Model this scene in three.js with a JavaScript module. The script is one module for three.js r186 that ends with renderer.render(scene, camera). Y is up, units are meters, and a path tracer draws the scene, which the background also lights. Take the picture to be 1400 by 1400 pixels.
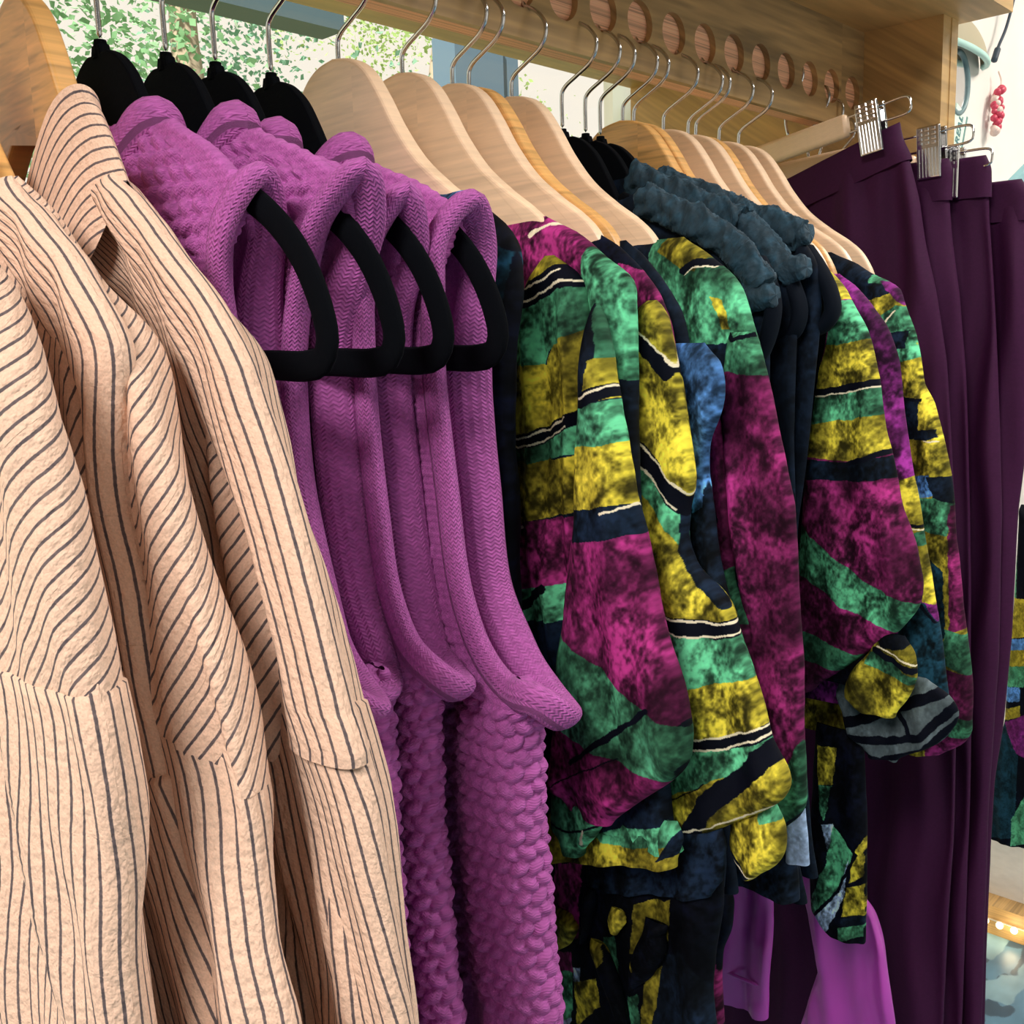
import * as THREE from 'three';
import { RoundedBoxGeometry } from 'three/addons/geometries/RoundedBoxGeometry.js';
import { RectAreaLightUniformsLib } from 'three/addons/lights/RectAreaLightUniformsLib.js';
import { mergeGeometries } from 'three/addons/utils/BufferGeometryUtils.js';

// ------------------------------------------------------------------ camera, sky, lights, exposure
const scene = new THREE.Scene();
const renderer = new THREE.WebGLRenderer({ antialias: true });
renderer.toneMapping = THREE.LinearToneMapping;
renderer.toneMappingExposure = 1.0;
renderer.shadowMap.enabled = true;
RectAreaLightUniformsLib.init();
const R = (d) => d * Math.PI / 180;
const camera = new THREE.PerspectiveCamera(53.13, 1, 0.02, 80);
camera.position.set(0, 1.5, 0.5522);
{ const p = R(9.495), y = R(43.769);
  camera.lookAt(Math.cos(y) * Math.cos(p), 1.5 - Math.sin(p), 0.5522 - Math.sin(y) * Math.cos(p));
  camera.rotateZ(R(-1.808)); camera.updateMatrixWorld(); }
scene.background = new THREE.Color(1.0, 0.93, 0.80);
scene.backgroundIntensity = 1.0;
// sun over the garden, high on the far left; the shop's roof and walls keep it off the rail
const sun = new THREE.DirectionalLight('#fff6e6', 13); sun.position.set(-10, 12, 3.5); sun.target.position.set(2, 0, -3); sun.castShadow = true;
Object.assign(sun.shadow.camera, { left: -16, right: 16, top: 16, bottom: -16, near: 0.1, far: 60 }); sun.shadow.mapSize.set(4096, 4096); scene.add(sun, sun.target);
// ceiling lamps of the shop: glowing panels with an area light just below each
const LAMPS = [[-1.35, 0.75, 0.9, 0.9, 32, '#fff8f0'], [1.4, 1.25, 1.2, 0.6, 16, '#fff8f0'], [2.8, 0.55, 0.5, 0.5, 30, '#fff4e6']];

// ------------------------------------------------------------------ helpers
let seed = 7;
const rnd = () => { seed = (seed * 16807) % 2147483647; return seed / 2147483647; };
const clamp = (v, a, b) => Math.max(a, Math.min(b, v));
const lerp = (a, b, t) => a + (b - a) * t;
const sst = (a, b, v) => { const t = clamp((v - a) / (b - a), 0, 1); return t * t * (3 - 2 * t); };
const hash = (x, y, s = 0) => { let h = Math.imul(x | 0, 374761393) + Math.imul(y | 0, 668265263) + Math.imul(s | 0, 2147483629); h = Math.imul(h ^ (h >>> 13), 1274126177); return ((h ^ (h >>> 16)) >>> 0) / 4294967295; };
const vnoise = (x, y, s = 0) => { const i = Math.floor(x), j = Math.floor(y), f = x - i, g = y - j, u = f * f * (3 - 2 * f), v = g * g * (3 - 2 * g);
  return lerp(lerp(hash(i, j, s), hash(i + 1, j, s), u), lerp(hash(i, j + 1, s), hash(i + 1, j + 1, s), u), v); };
const fbm = (x, y, o = 4, s = 0) => { let a = 0.5, t = 0, n = 0; for (let k = 0; k < o; k++) { t += a * vnoise(x, y, s + k); n += a; a *= 0.5; x *= 2.03; y *= 2.03; } return t / n; };
const names = {};
const numbered = (n) => { names[n] = (names[n] ?? -1) + 1; return names[n] ? n + '_' + String(names[n]).padStart(3, '0') : n; };
function tag(o, label, category, group, kind) { if (label) o.userData.label = label; if (category) o.userData.category = category; if (group) o.userData.group = group; if (kind) o.userData.kind = kind; return o; }
function thing(name, label, category, group) { const g = new THREE.Group(); g.name = numbered(name); scene.add(g); return tag(g, label, category, group); }
function part(name, geo, mat, parent, label) { const m = new THREE.Mesh(geo, mat); m.name = name; m.castShadow = m.receiveShadow = true; parent.add(m); if (label) m.userData.label = label; return m; }
function solo(name, geo, mat, label, category, group) { const m = part(numbered(name), geo, mat, scene); return tag(m, label, category, group); }
function struct(name, geo, mat) { const m = part(name, geo, mat, scene); m.userData.kind = 'structure'; return m; }
const box = (x0, x1, y0, y1, z0, z1, r = 0) => { const g = r ? new RoundedBoxGeometry(x1 - x0, y1 - y0, z1 - z0, 2, r) : new THREE.BoxGeometry(x1 - x0, y1 - y0, z1 - z0); g.translate((x0 + x1) / 2, (y0 + y1) / 2, (z0 + z1) / 2); return g; };
const merge = (l) => mergeGeometries(l.map((g) => { const q = g.index ? g.toNonIndexed() : g; for (const k of Object.keys(q.attributes)) if (!['position', 'normal', 'uv'].includes(k)) q.deleteAttribute(k); return q; }));
function dataTex(w, h, fn, srgb = true) {
  const d = new Uint8Array(w * h * 4);
  for (let j = 0; j < h; j++) for (let i = 0; i < w; i++) { const c = fn((i + 0.5) / w, (j + 0.5) / h), k = (j * w + i) * 4; d[k] = clamp(c[0], 0, 255); d[k + 1] = clamp(c[1], 0, 255); d[k + 2] = clamp(c[2], 0, 255); d[k + 3] = 255; }
  const t = new THREE.DataTexture(d, w, h); t.wrapS = t.wrapT = THREE.RepeatWrapping; t.magFilter = THREE.LinearFilter; t.minFilter = THREE.LinearMipmapLinearFilter; t.generateMipmaps = true;
  if (srgb) t.colorSpace = THREE.SRGBColorSpace; t.needsUpdate = true; return t;
}
const std = (o) => new THREE.MeshStandardMaterial({ side: THREE.DoubleSide, roughness: 0.85, ...o });
const phys = (o) => new THREE.MeshPhysicalMaterial({ side: THREE.DoubleSide, roughness: 0.85, ...o });

// shapes measured on the garments, metres: x = place along the rail, L and R = outline points [toward the room, height], P = cloth patches, N = piping lines
const D = {
  s1: {x:.14,R:[[.145,1.549],[.178,1.519],[.194,1.499],[.202,1.482],[.208,1.463],[.216,1.437],[.222,1.412],[.227,1.388],[.229,1.38]]},
  s1k: {x:.14,R:[[.225,1.393],[.228,1.387],[.231,1.377],[.233,1.351],[.231,1.324],[.229,1.296],[.229,1.268],[.229,.75]]},
  s2band: {x:.18,R:[[.099,1.569],[.125,1.555],[.157,1.532],[.174,1.514],[.182,1.501],[.174,1.468],[.174,1.439],[.183,1.41],[.188,1.368],[.198,1.339]],L:[[.064,1.574],[.08,1.558],[.104,1.531],[.137,1.504],[.155,1.487],[.156,1.467],[.151,1.422],[.149,1.391],[.144,1.359],[.147,1.325]]},
  s2: {x:.187,R:[[.085,1.576],[.109,1.559],[.14,1.537],[.17,1.509],[.182,1.49],[.198,1.452],[.21,1.412],[.221,1.386],[.23,1.345],[.233,1.336]]},
  s2k: {x:.187,R:[[.22,1.359],[.224,1.354],[.229,1.345],[.233,1.334],[.236,1.306],[.242,1.279],[.251,1.253],[.325,.72]]},
  s2cuff: {x:.179,R:[[.2,1.342],[.205,1.314],[.213,1.277],[.22,1.242],[.247,.9]],L:[[.15,1.328],[.145,1.293],[.144,1.259],[.145,1.206],[.147,.9]]},
  s2collar: {x:.187,R:[[.078,1.615],[.088,1.611],[.09,1.603],[.086,1.588],[.081,1.578],[.078,1.574]],L:[[.002,1.632],[-.034,1.623],[-.03,1.605],[-.005,1.585],[.013,1.578]]},
  s3band: {x:.226,R:[[.091,1.579],[.103,1.576],[.149,1.539],[.175,1.517],[.192,1.499],[.205,1.469],[.222,1.43],[.236,1.39],[.247,1.354],[.252,1.352]],L:[[.067,1.58],[.071,1.576],[.102,1.549],[.136,1.517],[.152,1.488],[.167,1.463],[.188,1.434],[.199,1.405],[.208,1.375],[.208,1.341]]},
  s3fold: {x:.229,R:[[.158,1.475],[.177,1.448],[.19,1.418],[.202,1.389],[.206,1.359],[.201,1.335],[.181,1.3],[.169,1.286]],L:[[.138,1.503],[.131,1.474],[.133,1.428],[.149,1.373],[.162,1.318],[.168,1.286]]},
  s3: {x:.236,R:[[.08,1.581],[.129,1.541],[.156,1.518],[.173,1.499],[.186,1.468],[.204,1.427],[.219,1.384],[.231,1.347],[.235,1.344]]},
  s3k: {x:.236,R:[[.228,1.359],[.232,1.352],[.236,1.344],[.245,1.32],[.251,1.275],[.257,1.229],[.285,.7]]},
  s3cuff: {x:.229,R:[[.247,1.351],[.254,1.325],[.259,1.281],[.265,1.237],[.283,.9]],L:[[.204,1.34],[.212,1.312],[.222,1.267],[.233,1.221],[.264,.9]]},
  s3collar: {x:.23,R:[[.075,1.622],[.088,1.615],[.095,1.607],[.096,1.591],[.096,1.577],[.082,1.577],[.066,1.575],[.054,1.564],[.036,1.55]],L:[[.054,1.625],[.033,1.624],[.014,1.616],[.0,1.602],[-.011,1.587],[-.011,1.574],[.013,1.559],[.035,1.55]]},
  v1: {x:.282,g:.014,ridge:[[.048,1.622],[.086,1.599],[.116,1.576]],near:[[.116,1.56],[.107,1.534],[.11,1.503],[.116,1.457],[.135,1.402],[.162,1.359],[.181,1.344]],far:[[.109,1.562],[.098,1.528],[.094,1.489],[.095,1.454],[.112,1.394],[.138,1.352],[.154,1.336]],R:[[.166,1.333],[.169,1.299],[.175,1.244],[.184,1.208],[.186,1.17],[.192,.98]],coll:[.028,1.622]},
  v2: {x:.321,g:.0105,ridge:[[.063,1.619],[.104,1.6],[.145,1.578]],near:[[.134,1.564],[.115,1.534],[.104,1.502],[.101,1.469],[.103,1.428],[.117,1.374],[.13,1.339],[.142,1.325]],far:[[.142,1.561],[.12,1.527],[.105,1.495],[.106,1.467],[.108,1.426],[.117,1.369],[.129,1.34],[.133,1.328]],R:[[.146,1.333],[.145,1.299],[.145,1.237],[.148,1.174],[.152,1.132],[.158,.98]],coll:[.042,1.623]},
  v3: {x:.353,g:.0105,ridge:[[.052,1.615],[.098,1.595],[.139,1.571]],near:[[.131,1.554],[.122,1.527],[.12,1.5],[.12,1.463],[.124,1.411],[.13,1.369],[.145,1.34],[.166,1.328]],far:[[.139,1.552],[.122,1.52],[.114,1.487],[.115,1.453],[.118,1.423],[.126,1.364],[.14,1.329],[.148,1.323]],R:[[.156,1.325],[.149,1.303],[.148,1.247],[.153,1.16],[.159,1.117],[.165,.98]],coll:[.034,1.62]},
  v4: {x:.392,g:.016,ridge:[[.072,1.607],[.112,1.589],[.145,1.569]],near:[[.144,1.555],[.139,1.527],[.137,1.485],[.143,1.423],[.151,1.365],[.167,1.331],[.188,1.315],[.206,1.314]],far:[[.143,1.554],[.137,1.519],[.131,1.484],[.132,1.449],[.135,1.418],[.142,1.358],[.163,1.323],[.183,1.305]],R:[[.199,1.313],[.193,1.3],[.188,1.286],[.189,1.224],[.192,1.158],[.197,1.115],[.203,.98]],coll:[.049,1.614]},
  g0: {x:.44,R:[[.096,1.589],[.11,1.581],[.129,1.569],[.141,1.556],[.143,1.527],[.138,1.494],[.133,1.46],[.131,1.398],[.13,1.306],[.143,1.175],[.15,1.0]],bg:'K',P:[['B',[[.078,1.596],[.108,1.587],[.102,1.572],[.077,1.574]]],['T',[[.12,1.562],[.141,1.55],[.135,1.494],[.123,1.498]]]],N:[]},
  g2body: {x:.503,R:[[.103,1.577],[.125,1.57],[.147,1.555],[.176,1.534],[.176,1.505],[.176,1.439],[.184,1.348],[.195,1.255],[.205,1.185],[.211,1.179]],bg:'D',P:[['M',[[.079,1.583],[.148,1.571],[.146,1.51],[.114,1.502],[.07,1.522]]],['G',[[.147,1.563],[.184,1.538],[.183,1.474],[.147,1.474]]],['M',[[.063,1.372],[.135,1.38],[.128,1.34],[.061,1.322]]],['G',[[.061,1.33],[.135,1.346],[.134,1.311],[.06,1.298]]],['Y',[[.06,1.137],[.13,1.16],[.129,1.133],[.059,1.107]]],['G',[[.13,1.171],[.213,1.202],[.213,1.163],[.13,1.144]]]],N:[['W',2.5,[[.105,1.565],[.116,1.571],[.126,1.572]]],['K',5,[[.06,1.304],[.109,1.337]]]]},
  g2front: {x:.489,R:[[.123,1.551],[.14,1.544],[.151,1.534],[.155,1.518],[.156,1.497],[.153,1.466],[.148,1.439],[.144,1.383],[.14,1.344],[.129,1.294]],L:[[.122,1.551],[.107,1.539],[.101,1.522],[.091,1.496],[.086,1.465],[.083,1.436],[.079,1.376],[.076,1.335],[.072,1.283]],bg:'D',P:[['Y',[[.091,1.558],[.168,1.552],[.168,1.541],[.137,1.54],[.115,1.533],[.09,1.521]]],['G',[[.09,1.528],[.104,1.522],[.118,1.527],[.137,1.537],[.168,1.538],[.167,1.509],[.129,1.494],[.123,1.484],[.081,1.482]]],['Y',[[.081,1.484],[.125,1.485],[.132,1.497],[.167,1.509],[.166,1.448],[.143,1.45],[.112,1.439],[.079,1.436]]],['G',[[.079,1.433],[.112,1.435],[.166,1.453],[.165,1.43],[.136,1.429],[.115,1.422],[.079,1.422]]],['Y',[[.079,1.421],[.115,1.423],[.166,1.433],[.165,1.399],[.141,1.392],[.11,1.385],[.076,1.375]]],['M',[[.076,1.375],[.11,1.385],[.165,1.394],[.164,1.35],[.074,1.33]]],['G',[[.075,1.332],[.164,1.353],[.163,1.324],[.073,1.309]]],['D',[[.073,1.309],[.163,1.329],[.163,1.291],[.072,1.272]]]],N:[['K',14,[[.1,1.525],[.112,1.527],[.124,1.532],[.136,1.538],[.151,1.538]]],['W',1.6,[[.1,1.521],[.113,1.524],[.125,1.529],[.138,1.535],[.151,1.535]]],['W',1.4,[[.1,1.529],[.112,1.532],[.125,1.536],[.137,1.542]]],['K',9,[[.079,1.435],[.099,1.435],[.118,1.439],[.143,1.45],[.16,1.457]]],['W',1.4,[[.079,1.437],[.099,1.437],[.117,1.441],[.143,1.453]]],['W',1.4,[[.079,1.432],[.099,1.432],[.119,1.436],[.143,1.447]]],['W',2,[[.079,1.377],[.09,1.376],[.098,1.379]]],['K',6,[[.073,1.309],[.121,1.342]]]]},
  g2sleeve: {x:.478,R:[[.169,1.52],[.174,1.509],[.177,1.496],[.179,1.475],[.188,1.441],[.195,1.403],[.203,1.369],[.213,1.335],[.226,1.302],[.233,1.273],[.232,1.252],[.221,1.239],[.198,1.22],[.171,1.195]],L:[[.167,1.519],[.164,1.509],[.161,1.492],[.157,1.458],[.151,1.399],[.144,1.366],[.14,1.323],[.132,1.272],[.126,1.246],[.123,1.204],[.136,1.195],[.169,1.195]],bg:'D',P:[['G',[[.168,1.53],[.187,1.525],[.186,1.484],[.175,1.484]]],['Y',[[.172,1.488],[.191,1.488],[.191,1.467],[.168,1.463]]],['G',[[.155,1.46],[.165,1.462],[.196,1.467],[.196,1.442],[.185,1.438],[.157,1.435]]],['Y',[[.146,1.434],[.182,1.439],[.206,1.442],[.206,1.406],[.185,1.401],[.145,1.397]]],['D',[[.145,1.397],[.206,1.406],[.206,1.387],[.147,1.375]]],['M',[[.138,1.374],[.206,1.388],[.241,1.292],[.228,1.275],[.188,1.292],[.138,1.318]]],['G',[[.138,1.319],[.188,1.294],[.231,1.276],[.241,1.27],[.221,1.239],[.17,1.248],[.127,1.259]]],['M',[[.122,1.259],[.171,1.249],[.221,1.239],[.198,1.217],[.169,1.188],[.113,1.185]]]],N:[['K',8,[[.165,1.463],[.174,1.468],[.183,1.471]]],['W',1.5,[[.165,1.465],[.174,1.47],[.181,1.473]]],['W',1.5,[[.182,1.399],[.189,1.401],[.196,1.404]]],['K',3.2,[[.151,1.235],[.182,1.26],[.213,1.285]]],['K',.8,[[.125,1.209],[.17,1.238],[.188,1.247]]]]},
  g2cuff: {x:.482,R:[[.167,1.211],[.164,1.192],[.155,1.177],[.144,1.167]],L:[[.121,1.2],[.12,1.186],[.12,1.17],[.128,1.162],[.141,1.165]],bg:'G',P:[],N:[['K',1.5,[[.12,1.181],[.141,1.18],[.163,1.192]]],['W',2,[[.148,1.174],[.153,1.186]]]]},
  g3body: {x:.549,R:[[.106,1.57],[.118,1.567],[.13,1.559],[.146,1.544],[.162,1.528],[.172,1.509],[.176,1.49],[.179,1.435],[.191,1.291],[.208,1.178],[.212,1.156],[.21,1.134]],bg:'K',P:[['M',[[.133,1.548],[.164,1.536],[.189,1.508],[.189,1.472],[.131,1.472]]],['Y',[[.015,1.116],[.133,1.16],[.132,1.126],[.014,1.081]]],['G',[[.12,1.167],[.185,1.176],[.179,1.15],[.119,1.121]]],['D',[[.091,1.118],[.222,1.188],[.223,1.131],[.09,1.081]]]],N:[['Y',1.5,[[.045,1.096],[.091,1.117],[.132,1.133],[.176,1.152],[.2,1.17]]]]},
  g3sleeve: {x:.533,R:[[.17,1.522],[.177,1.516],[.183,1.498],[.19,1.465],[.196,1.428],[.199,1.409],[.194,1.395],[.193,1.372],[.202,1.352],[.218,1.339],[.227,1.331],[.228,1.321],[.233,1.31],[.246,1.282],[.252,1.262],[.257,1.249],[.267,1.235],[.267,1.225],[.256,1.212],[.223,1.19],[.199,1.171],[.187,1.162]],L:[[.166,1.522],[.151,1.509],[.139,1.489],[.133,1.468],[.131,1.434],[.139,1.386],[.15,1.312],[.161,1.238],[.158,1.195],[.146,1.174],[.15,1.155],[.17,1.155]],bg:'Y',P:[['G',[[.125,1.453],[.143,1.454],[.172,1.417],[.197,1.391],[.197,1.363],[.175,1.394],[.155,1.416],[.124,1.424]]],['D',[[.192,1.395],[.205,1.396],[.231,1.331],[.221,1.333],[.205,1.345],[.192,1.367]]],['G',[[.165,1.322],[.199,1.315],[.236,1.321],[.241,1.293],[.205,1.282],[.159,1.283]]],['G',[[.188,1.242],[.226,1.248],[.257,1.262],[.259,1.249],[.242,1.236],[.205,1.214],[.17,1.196],[.17,1.235]]],['G',[[.139,1.17],[.17,1.172],[.202,1.178],[.196,1.154],[.138,1.14]]]],N:[['K',9,[[.149,1.512],[.161,1.502],[.175,1.488],[.183,1.477]]],['W',1.6,[[.152,1.514],[.165,1.504],[.179,1.491],[.186,1.481]]],['K',11,[[.138,1.464],[.149,1.449],[.169,1.424],[.186,1.404],[.197,1.392]]],['W',1.6,[[.142,1.465],[.154,1.45],[.173,1.425],[.198,1.401]]],['W',1.4,[[.133,1.46],[.144,1.445],[.165,1.42],[.191,1.393]]],['K',11,[[.167,1.329],[.18,1.323],[.199,1.32],[.218,1.319],[.23,1.322]]],['W',1.6,[[.169,1.334],[.183,1.327],[.199,1.324],[.218,1.323],[.23,1.326]]],['W',1.4,[[.168,1.324],[.181,1.317],[.199,1.314],[.218,1.315],[.23,1.318]]],['K',8,[[.191,1.245],[.205,1.245],[.226,1.249],[.242,1.255],[.254,1.263]]],['W',1.5,[[.191,1.249],[.205,1.249],[.226,1.253],[.252,1.265]]],['W',1.5,[[.191,1.242],[.205,1.242],[.226,1.245],[.254,1.26]]],['K',13,[[.258,1.252],[.242,1.232],[.221,1.211],[.207,1.189],[.193,1.161]]],['K',6,[[.144,1.173],[.157,1.171],[.176,1.173],[.198,1.178]]],['W',1.5,[[.145,1.177],[.159,1.175],[.177,1.177],[.199,1.182],[.226,1.196],[.257,1.215]]],['K',.8,[[.164,1.186],[.188,1.201],[.218,1.222]]]]},
  g3cuff: {x:.543,R:[[.252,1.212],[.258,1.202],[.261,1.188],[.258,1.175],[.247,1.162],[.236,1.156]],L:[[.223,1.198],[.22,1.179],[.22,1.167],[.229,1.158],[.235,1.156]],bg:'Y',P:[['G',[[.241,1.211],[.267,1.218],[.267,1.205],[.247,1.198]]],['D',[[.215,1.172],[.226,1.171],[.239,1.157],[.215,1.147]]]],N:[['W',1.3,[[.22,1.169],[.234,1.161],[.239,1.157]]]]},
  g3b: {x:.566,R:[[.119,1.564],[.13,1.56],[.152,1.537],[.169,1.513],[.174,1.492],[.175,1.433],[.186,1.285],[.206,1.16],[.212,1.124]],bg:'D'},
  g3bsleeve: {x:.56,R:[[.186,1.494],[.197,1.489],[.202,1.477],[.203,1.462],[.2,1.448],[.192,1.432],[.19,1.415],[.194,1.392],[.203,1.349],[.211,1.322],[.214,1.307]],L:[[.168,1.495],[.165,1.481],[.168,1.452],[.17,1.424],[.173,1.385],[.179,1.356],[.193,1.328],[.209,1.309]],bg:'D',P:[['B',[[.159,1.5],[.208,1.498],[.209,1.435],[.192,1.428],[.19,1.391],[.184,1.386],[.179,1.414],[.167,1.433]]]],N:[]},
  g5body: {x:.614,R:[[.134,1.567],[.143,1.564],[.161,1.551],[.178,1.538],[.187,1.522],[.192,1.502],[.198,1.488],[.204,1.43],[.214,1.279],[.227,1.148],[.232,1.105]],bg:'D',P:[['G',[[.116,1.571],[.197,1.564],[.198,1.493],[.115,1.495]]],['Y',[[.125,1.571],[.149,1.567],[.161,1.552],[.155,1.542],[.143,1.545],[.123,1.558]]],['Y',[[.167,1.525],[.174,1.522],[.181,1.503],[.175,1.503]]]],N:[['W',1.6,[[.146,1.541],[.153,1.545],[.167,1.545]]],['K',5,[[.145,1.543],[.152,1.548],[.167,1.548]]]]},
  g5sleeve: {x:.6,R:[[.202,1.5],[.204,1.493],[.211,1.469],[.218,1.441],[.225,1.413],[.231,1.384],[.234,1.336],[.238,1.287],[.24,1.237],[.242,1.211],[.242,1.18],[.234,1.17],[.22,1.157]],L:[[.184,1.501],[.182,1.489],[.178,1.469],[.18,1.43],[.184,1.38],[.193,1.33],[.205,1.281],[.214,1.23],[.219,1.2],[.22,1.157]],bg:'M',P:[['G',[[.173,1.503],[.216,1.502],[.216,1.474],[.209,1.473],[.184,1.475],[.173,1.474]]],['G',[[.209,1.186],[.223,1.201],[.233,1.214],[.243,1.237],[.248,1.166],[.215,1.155]]]],N:[['K',3,[[.182,1.501],[.191,1.496],[.204,1.5]]],['K',2,[[.216,1.16],[.231,1.169],[.243,1.181]]]]},
  g5under: {x:.592,R:[[.179,1.45],[.185,1.426],[.188,1.382],[.192,1.332],[.207,1.309],[.213,1.258],[.217,1.212],[.22,1.187]],L:[[.169,1.448],[.167,1.43],[.171,1.405],[.175,1.38],[.181,1.335],[.19,1.3],[.197,1.265],[.208,1.21],[.216,1.186]],bg:'M',P:[['G',[[.184,1.341],[.201,1.348],[.212,1.309],[.195,1.307]]],['G',[[.201,1.256],[.218,1.26],[.225,1.183],[.208,1.178]]],['D',[[.171,1.385],[.181,1.381],[.181,1.345],[.172,1.36]]]],N:[]},
  g5lining: {x:.606,R:[[.24,1.18],[.241,1.162],[.242,1.144]],L:[[.226,1.165],[.226,1.151],[.226,1.138]],bg:'L'},
  r1: {x:.672,R:[[.061,1.61],[.075,1.606],[.108,1.589],[.139,1.57],[.161,1.549],[.173,1.532],[.171,1.513],[.171,1.423],[.18,1.258],[.196,1.115],[.209,1.068]],bg:'D'},
  r2: {x:.702,R:[[.026,1.632],[.053,1.62],[.095,1.604],[.132,1.586],[.157,1.564],[.172,1.545],[.177,1.518],[.175,1.421],[.181,1.25],[.196,1.103],[.202,1.074]],bg:'D'},
  r3: {x:.722,R:[[.043,1.628],[.075,1.616],[.109,1.598],[.147,1.582],[.168,1.571],[.183,1.549],[.186,1.517],[.182,1.474],[.176,1.408],[.169,1.35],[.168,1.243],[.176,1.089]],bg:'D'},
  rim1: {x:.665,c:[[.162,1.553],[.171,1.536],[.175,1.518],[.172,1.5],[.162,1.477]]},
  rim2: {x:.7,c:[[.14,1.569],[.158,1.556],[.17,1.536],[.177,1.515],[.173,1.501],[.161,1.493]]},
  rim3: {x:.724,c:[[.168,1.562],[.179,1.547],[.189,1.528],[.191,1.514],[.184,1.504],[.171,1.499]]},
  ruf1: {x:.668,c:[[.148,1.519],[.16,1.523],[.172,1.526],[.18,1.526]]},
  ruf2: {x:.704,c:[[.166,1.542],[.176,1.546],[.185,1.546]]},
  ruf3: {x:.726,c:[[.16,1.566],[.169,1.571],[.175,1.572]]},
  band1: {x:.669,c:[[.066,1.606],[.09,1.593],[.116,1.582],[.141,1.565],[.159,1.547],[.171,1.531]]},
  band2: {x:.7,c:[[.032,1.628],[.069,1.612],[.106,1.595],[.135,1.582]]},
  band2b: {x:.703,c:[[.133,1.585],[.155,1.561],[.169,1.543]]},
  band3: {x:.723,c:[[.042,1.626],[.081,1.609],[.121,1.591],[.156,1.576],[.171,1.57]]},
  g6sleeve: {x:.775,R:[[.165,1.546],[.175,1.536],[.183,1.522],[.193,1.506],[.2,1.492],[.209,1.461],[.214,1.421],[.221,1.399],[.228,1.365],[.24,1.334],[.248,1.304],[.246,1.286],[.232,1.265],[.21,1.245],[.182,1.221],[.156,1.2]],L:[[.161,1.544],[.161,1.507],[.158,1.461],[.15,1.395],[.145,1.339],[.141,1.288],[.145,1.238],[.152,1.199]],bg:'M',P:[['K',[[.137,1.554],[.181,1.551],[.175,1.518],[.167,1.484],[.158,1.437],[.154,1.389],[.133,1.388]]],['Y',[[.155,1.553],[.187,1.551],[.184,1.524],[.169,1.521],[.16,1.539]]],['G',[[.177,1.522],[.196,1.525],[.206,1.494],[.185,1.489],[.169,1.488]]],['Y',[[.169,1.488],[.188,1.49],[.214,1.497],[.216,1.46],[.183,1.454],[.159,1.452]]],['G',[[.158,1.45],[.216,1.459],[.219,1.436],[.184,1.428],[.156,1.426]]],['Y',[[.155,1.426],[.19,1.431],[.225,1.437],[.226,1.408],[.191,1.398],[.15,1.4]]],['D',[[.15,1.398],[.191,1.397],[.229,1.405],[.232,1.387],[.191,1.382],[.145,1.382]]],['G',[[.137,1.343],[.154,1.339],[.18,1.321],[.205,1.304],[.253,1.287],[.23,1.264],[.189,1.28],[.165,1.294],[.138,1.304]]],['G',[[.139,1.257],[.182,1.246],[.204,1.241],[.189,1.222],[.139,1.231]]]],N:[['K',6,[[.157,1.45],[.183,1.454],[.213,1.46]]],['W',1.3,[[.157,1.448],[.183,1.451],[.213,1.457]]],['K',4,[[.185,1.394],[.203,1.4],[.223,1.408]]]]},
  g6body: {x:.785,R:[[.157,1.549],[.17,1.538],[.182,1.518],[.184,1.46],[.193,1.355],[.215,1.236],[.237,1.21]],bg:'K'},
  g6cuff: {x:.77,R:[[.235,1.263],[.244,1.256],[.247,1.243],[.248,1.228],[.24,1.209],[.23,1.197]],L:[[.215,1.259],[.208,1.243],[.194,1.226],[.188,1.209],[.19,1.196],[.211,1.193]],bg:'Y',P:[['D',[[.212,1.263],[.251,1.273],[.239,1.254],[.221,1.25]]],['G',[[.21,1.245],[.218,1.248],[.247,1.231],[.248,1.225],[.207,1.235]]]],N:[['K',5,[[.215,1.248],[.23,1.243],[.246,1.236]]],['W',1.5,[[.217,1.251],[.232,1.248],[.246,1.241]]]]},
  g6lining: {x:.8,R:[[.236,1.221],[.254,1.217],[.268,1.205],[.27,1.192],[.259,1.172],[.246,1.161],[.22,1.147]],L:[[.171,1.207],[.164,1.189],[.171,1.178],[.178,1.153],[.192,1.143],[.214,1.145]],bg:'S',P:[],N:[['K',7,[[.161,1.192],[.178,1.156],[.214,1.161],[.242,1.172],[.27,1.206]]],['K',5,[[.178,1.153],[.208,1.142],[.244,1.16],[.27,1.192]]],['K',4,[[.213,1.2],[.228,1.182],[.233,1.167]]],['K',9,[[.168,1.164],[.204,1.182],[.257,1.213]]]]},
  g7: {x:.832,R:[[.141,1.547],[.154,1.542],[.172,1.523],[.189,1.501],[.198,1.476],[.204,1.434],[.213,1.386],[.221,1.35],[.225,1.326],[.233,1.29],[.243,1.242],[.248,1.205],[.251,1.174]],bg:'V',P:[['Y',[[.199,1.376],[.224,1.381],[.229,1.336],[.21,1.332]]],['G',[[.21,1.332],[.229,1.336],[.232,1.321],[.211,1.322]]],['Y',[[.22,1.323],[.235,1.324],[.24,1.273],[.229,1.277]]],['T',[[.212,1.281],[.23,1.276],[.256,1.232],[.258,1.17],[.21,1.157]]]],N:[['K',2.5,[[.213,1.34],[.227,1.338]]],['W',1.2,[[.213,1.338],[.227,1.335]]],['K',2,[[.226,1.277],[.238,1.26]]]]},
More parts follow.
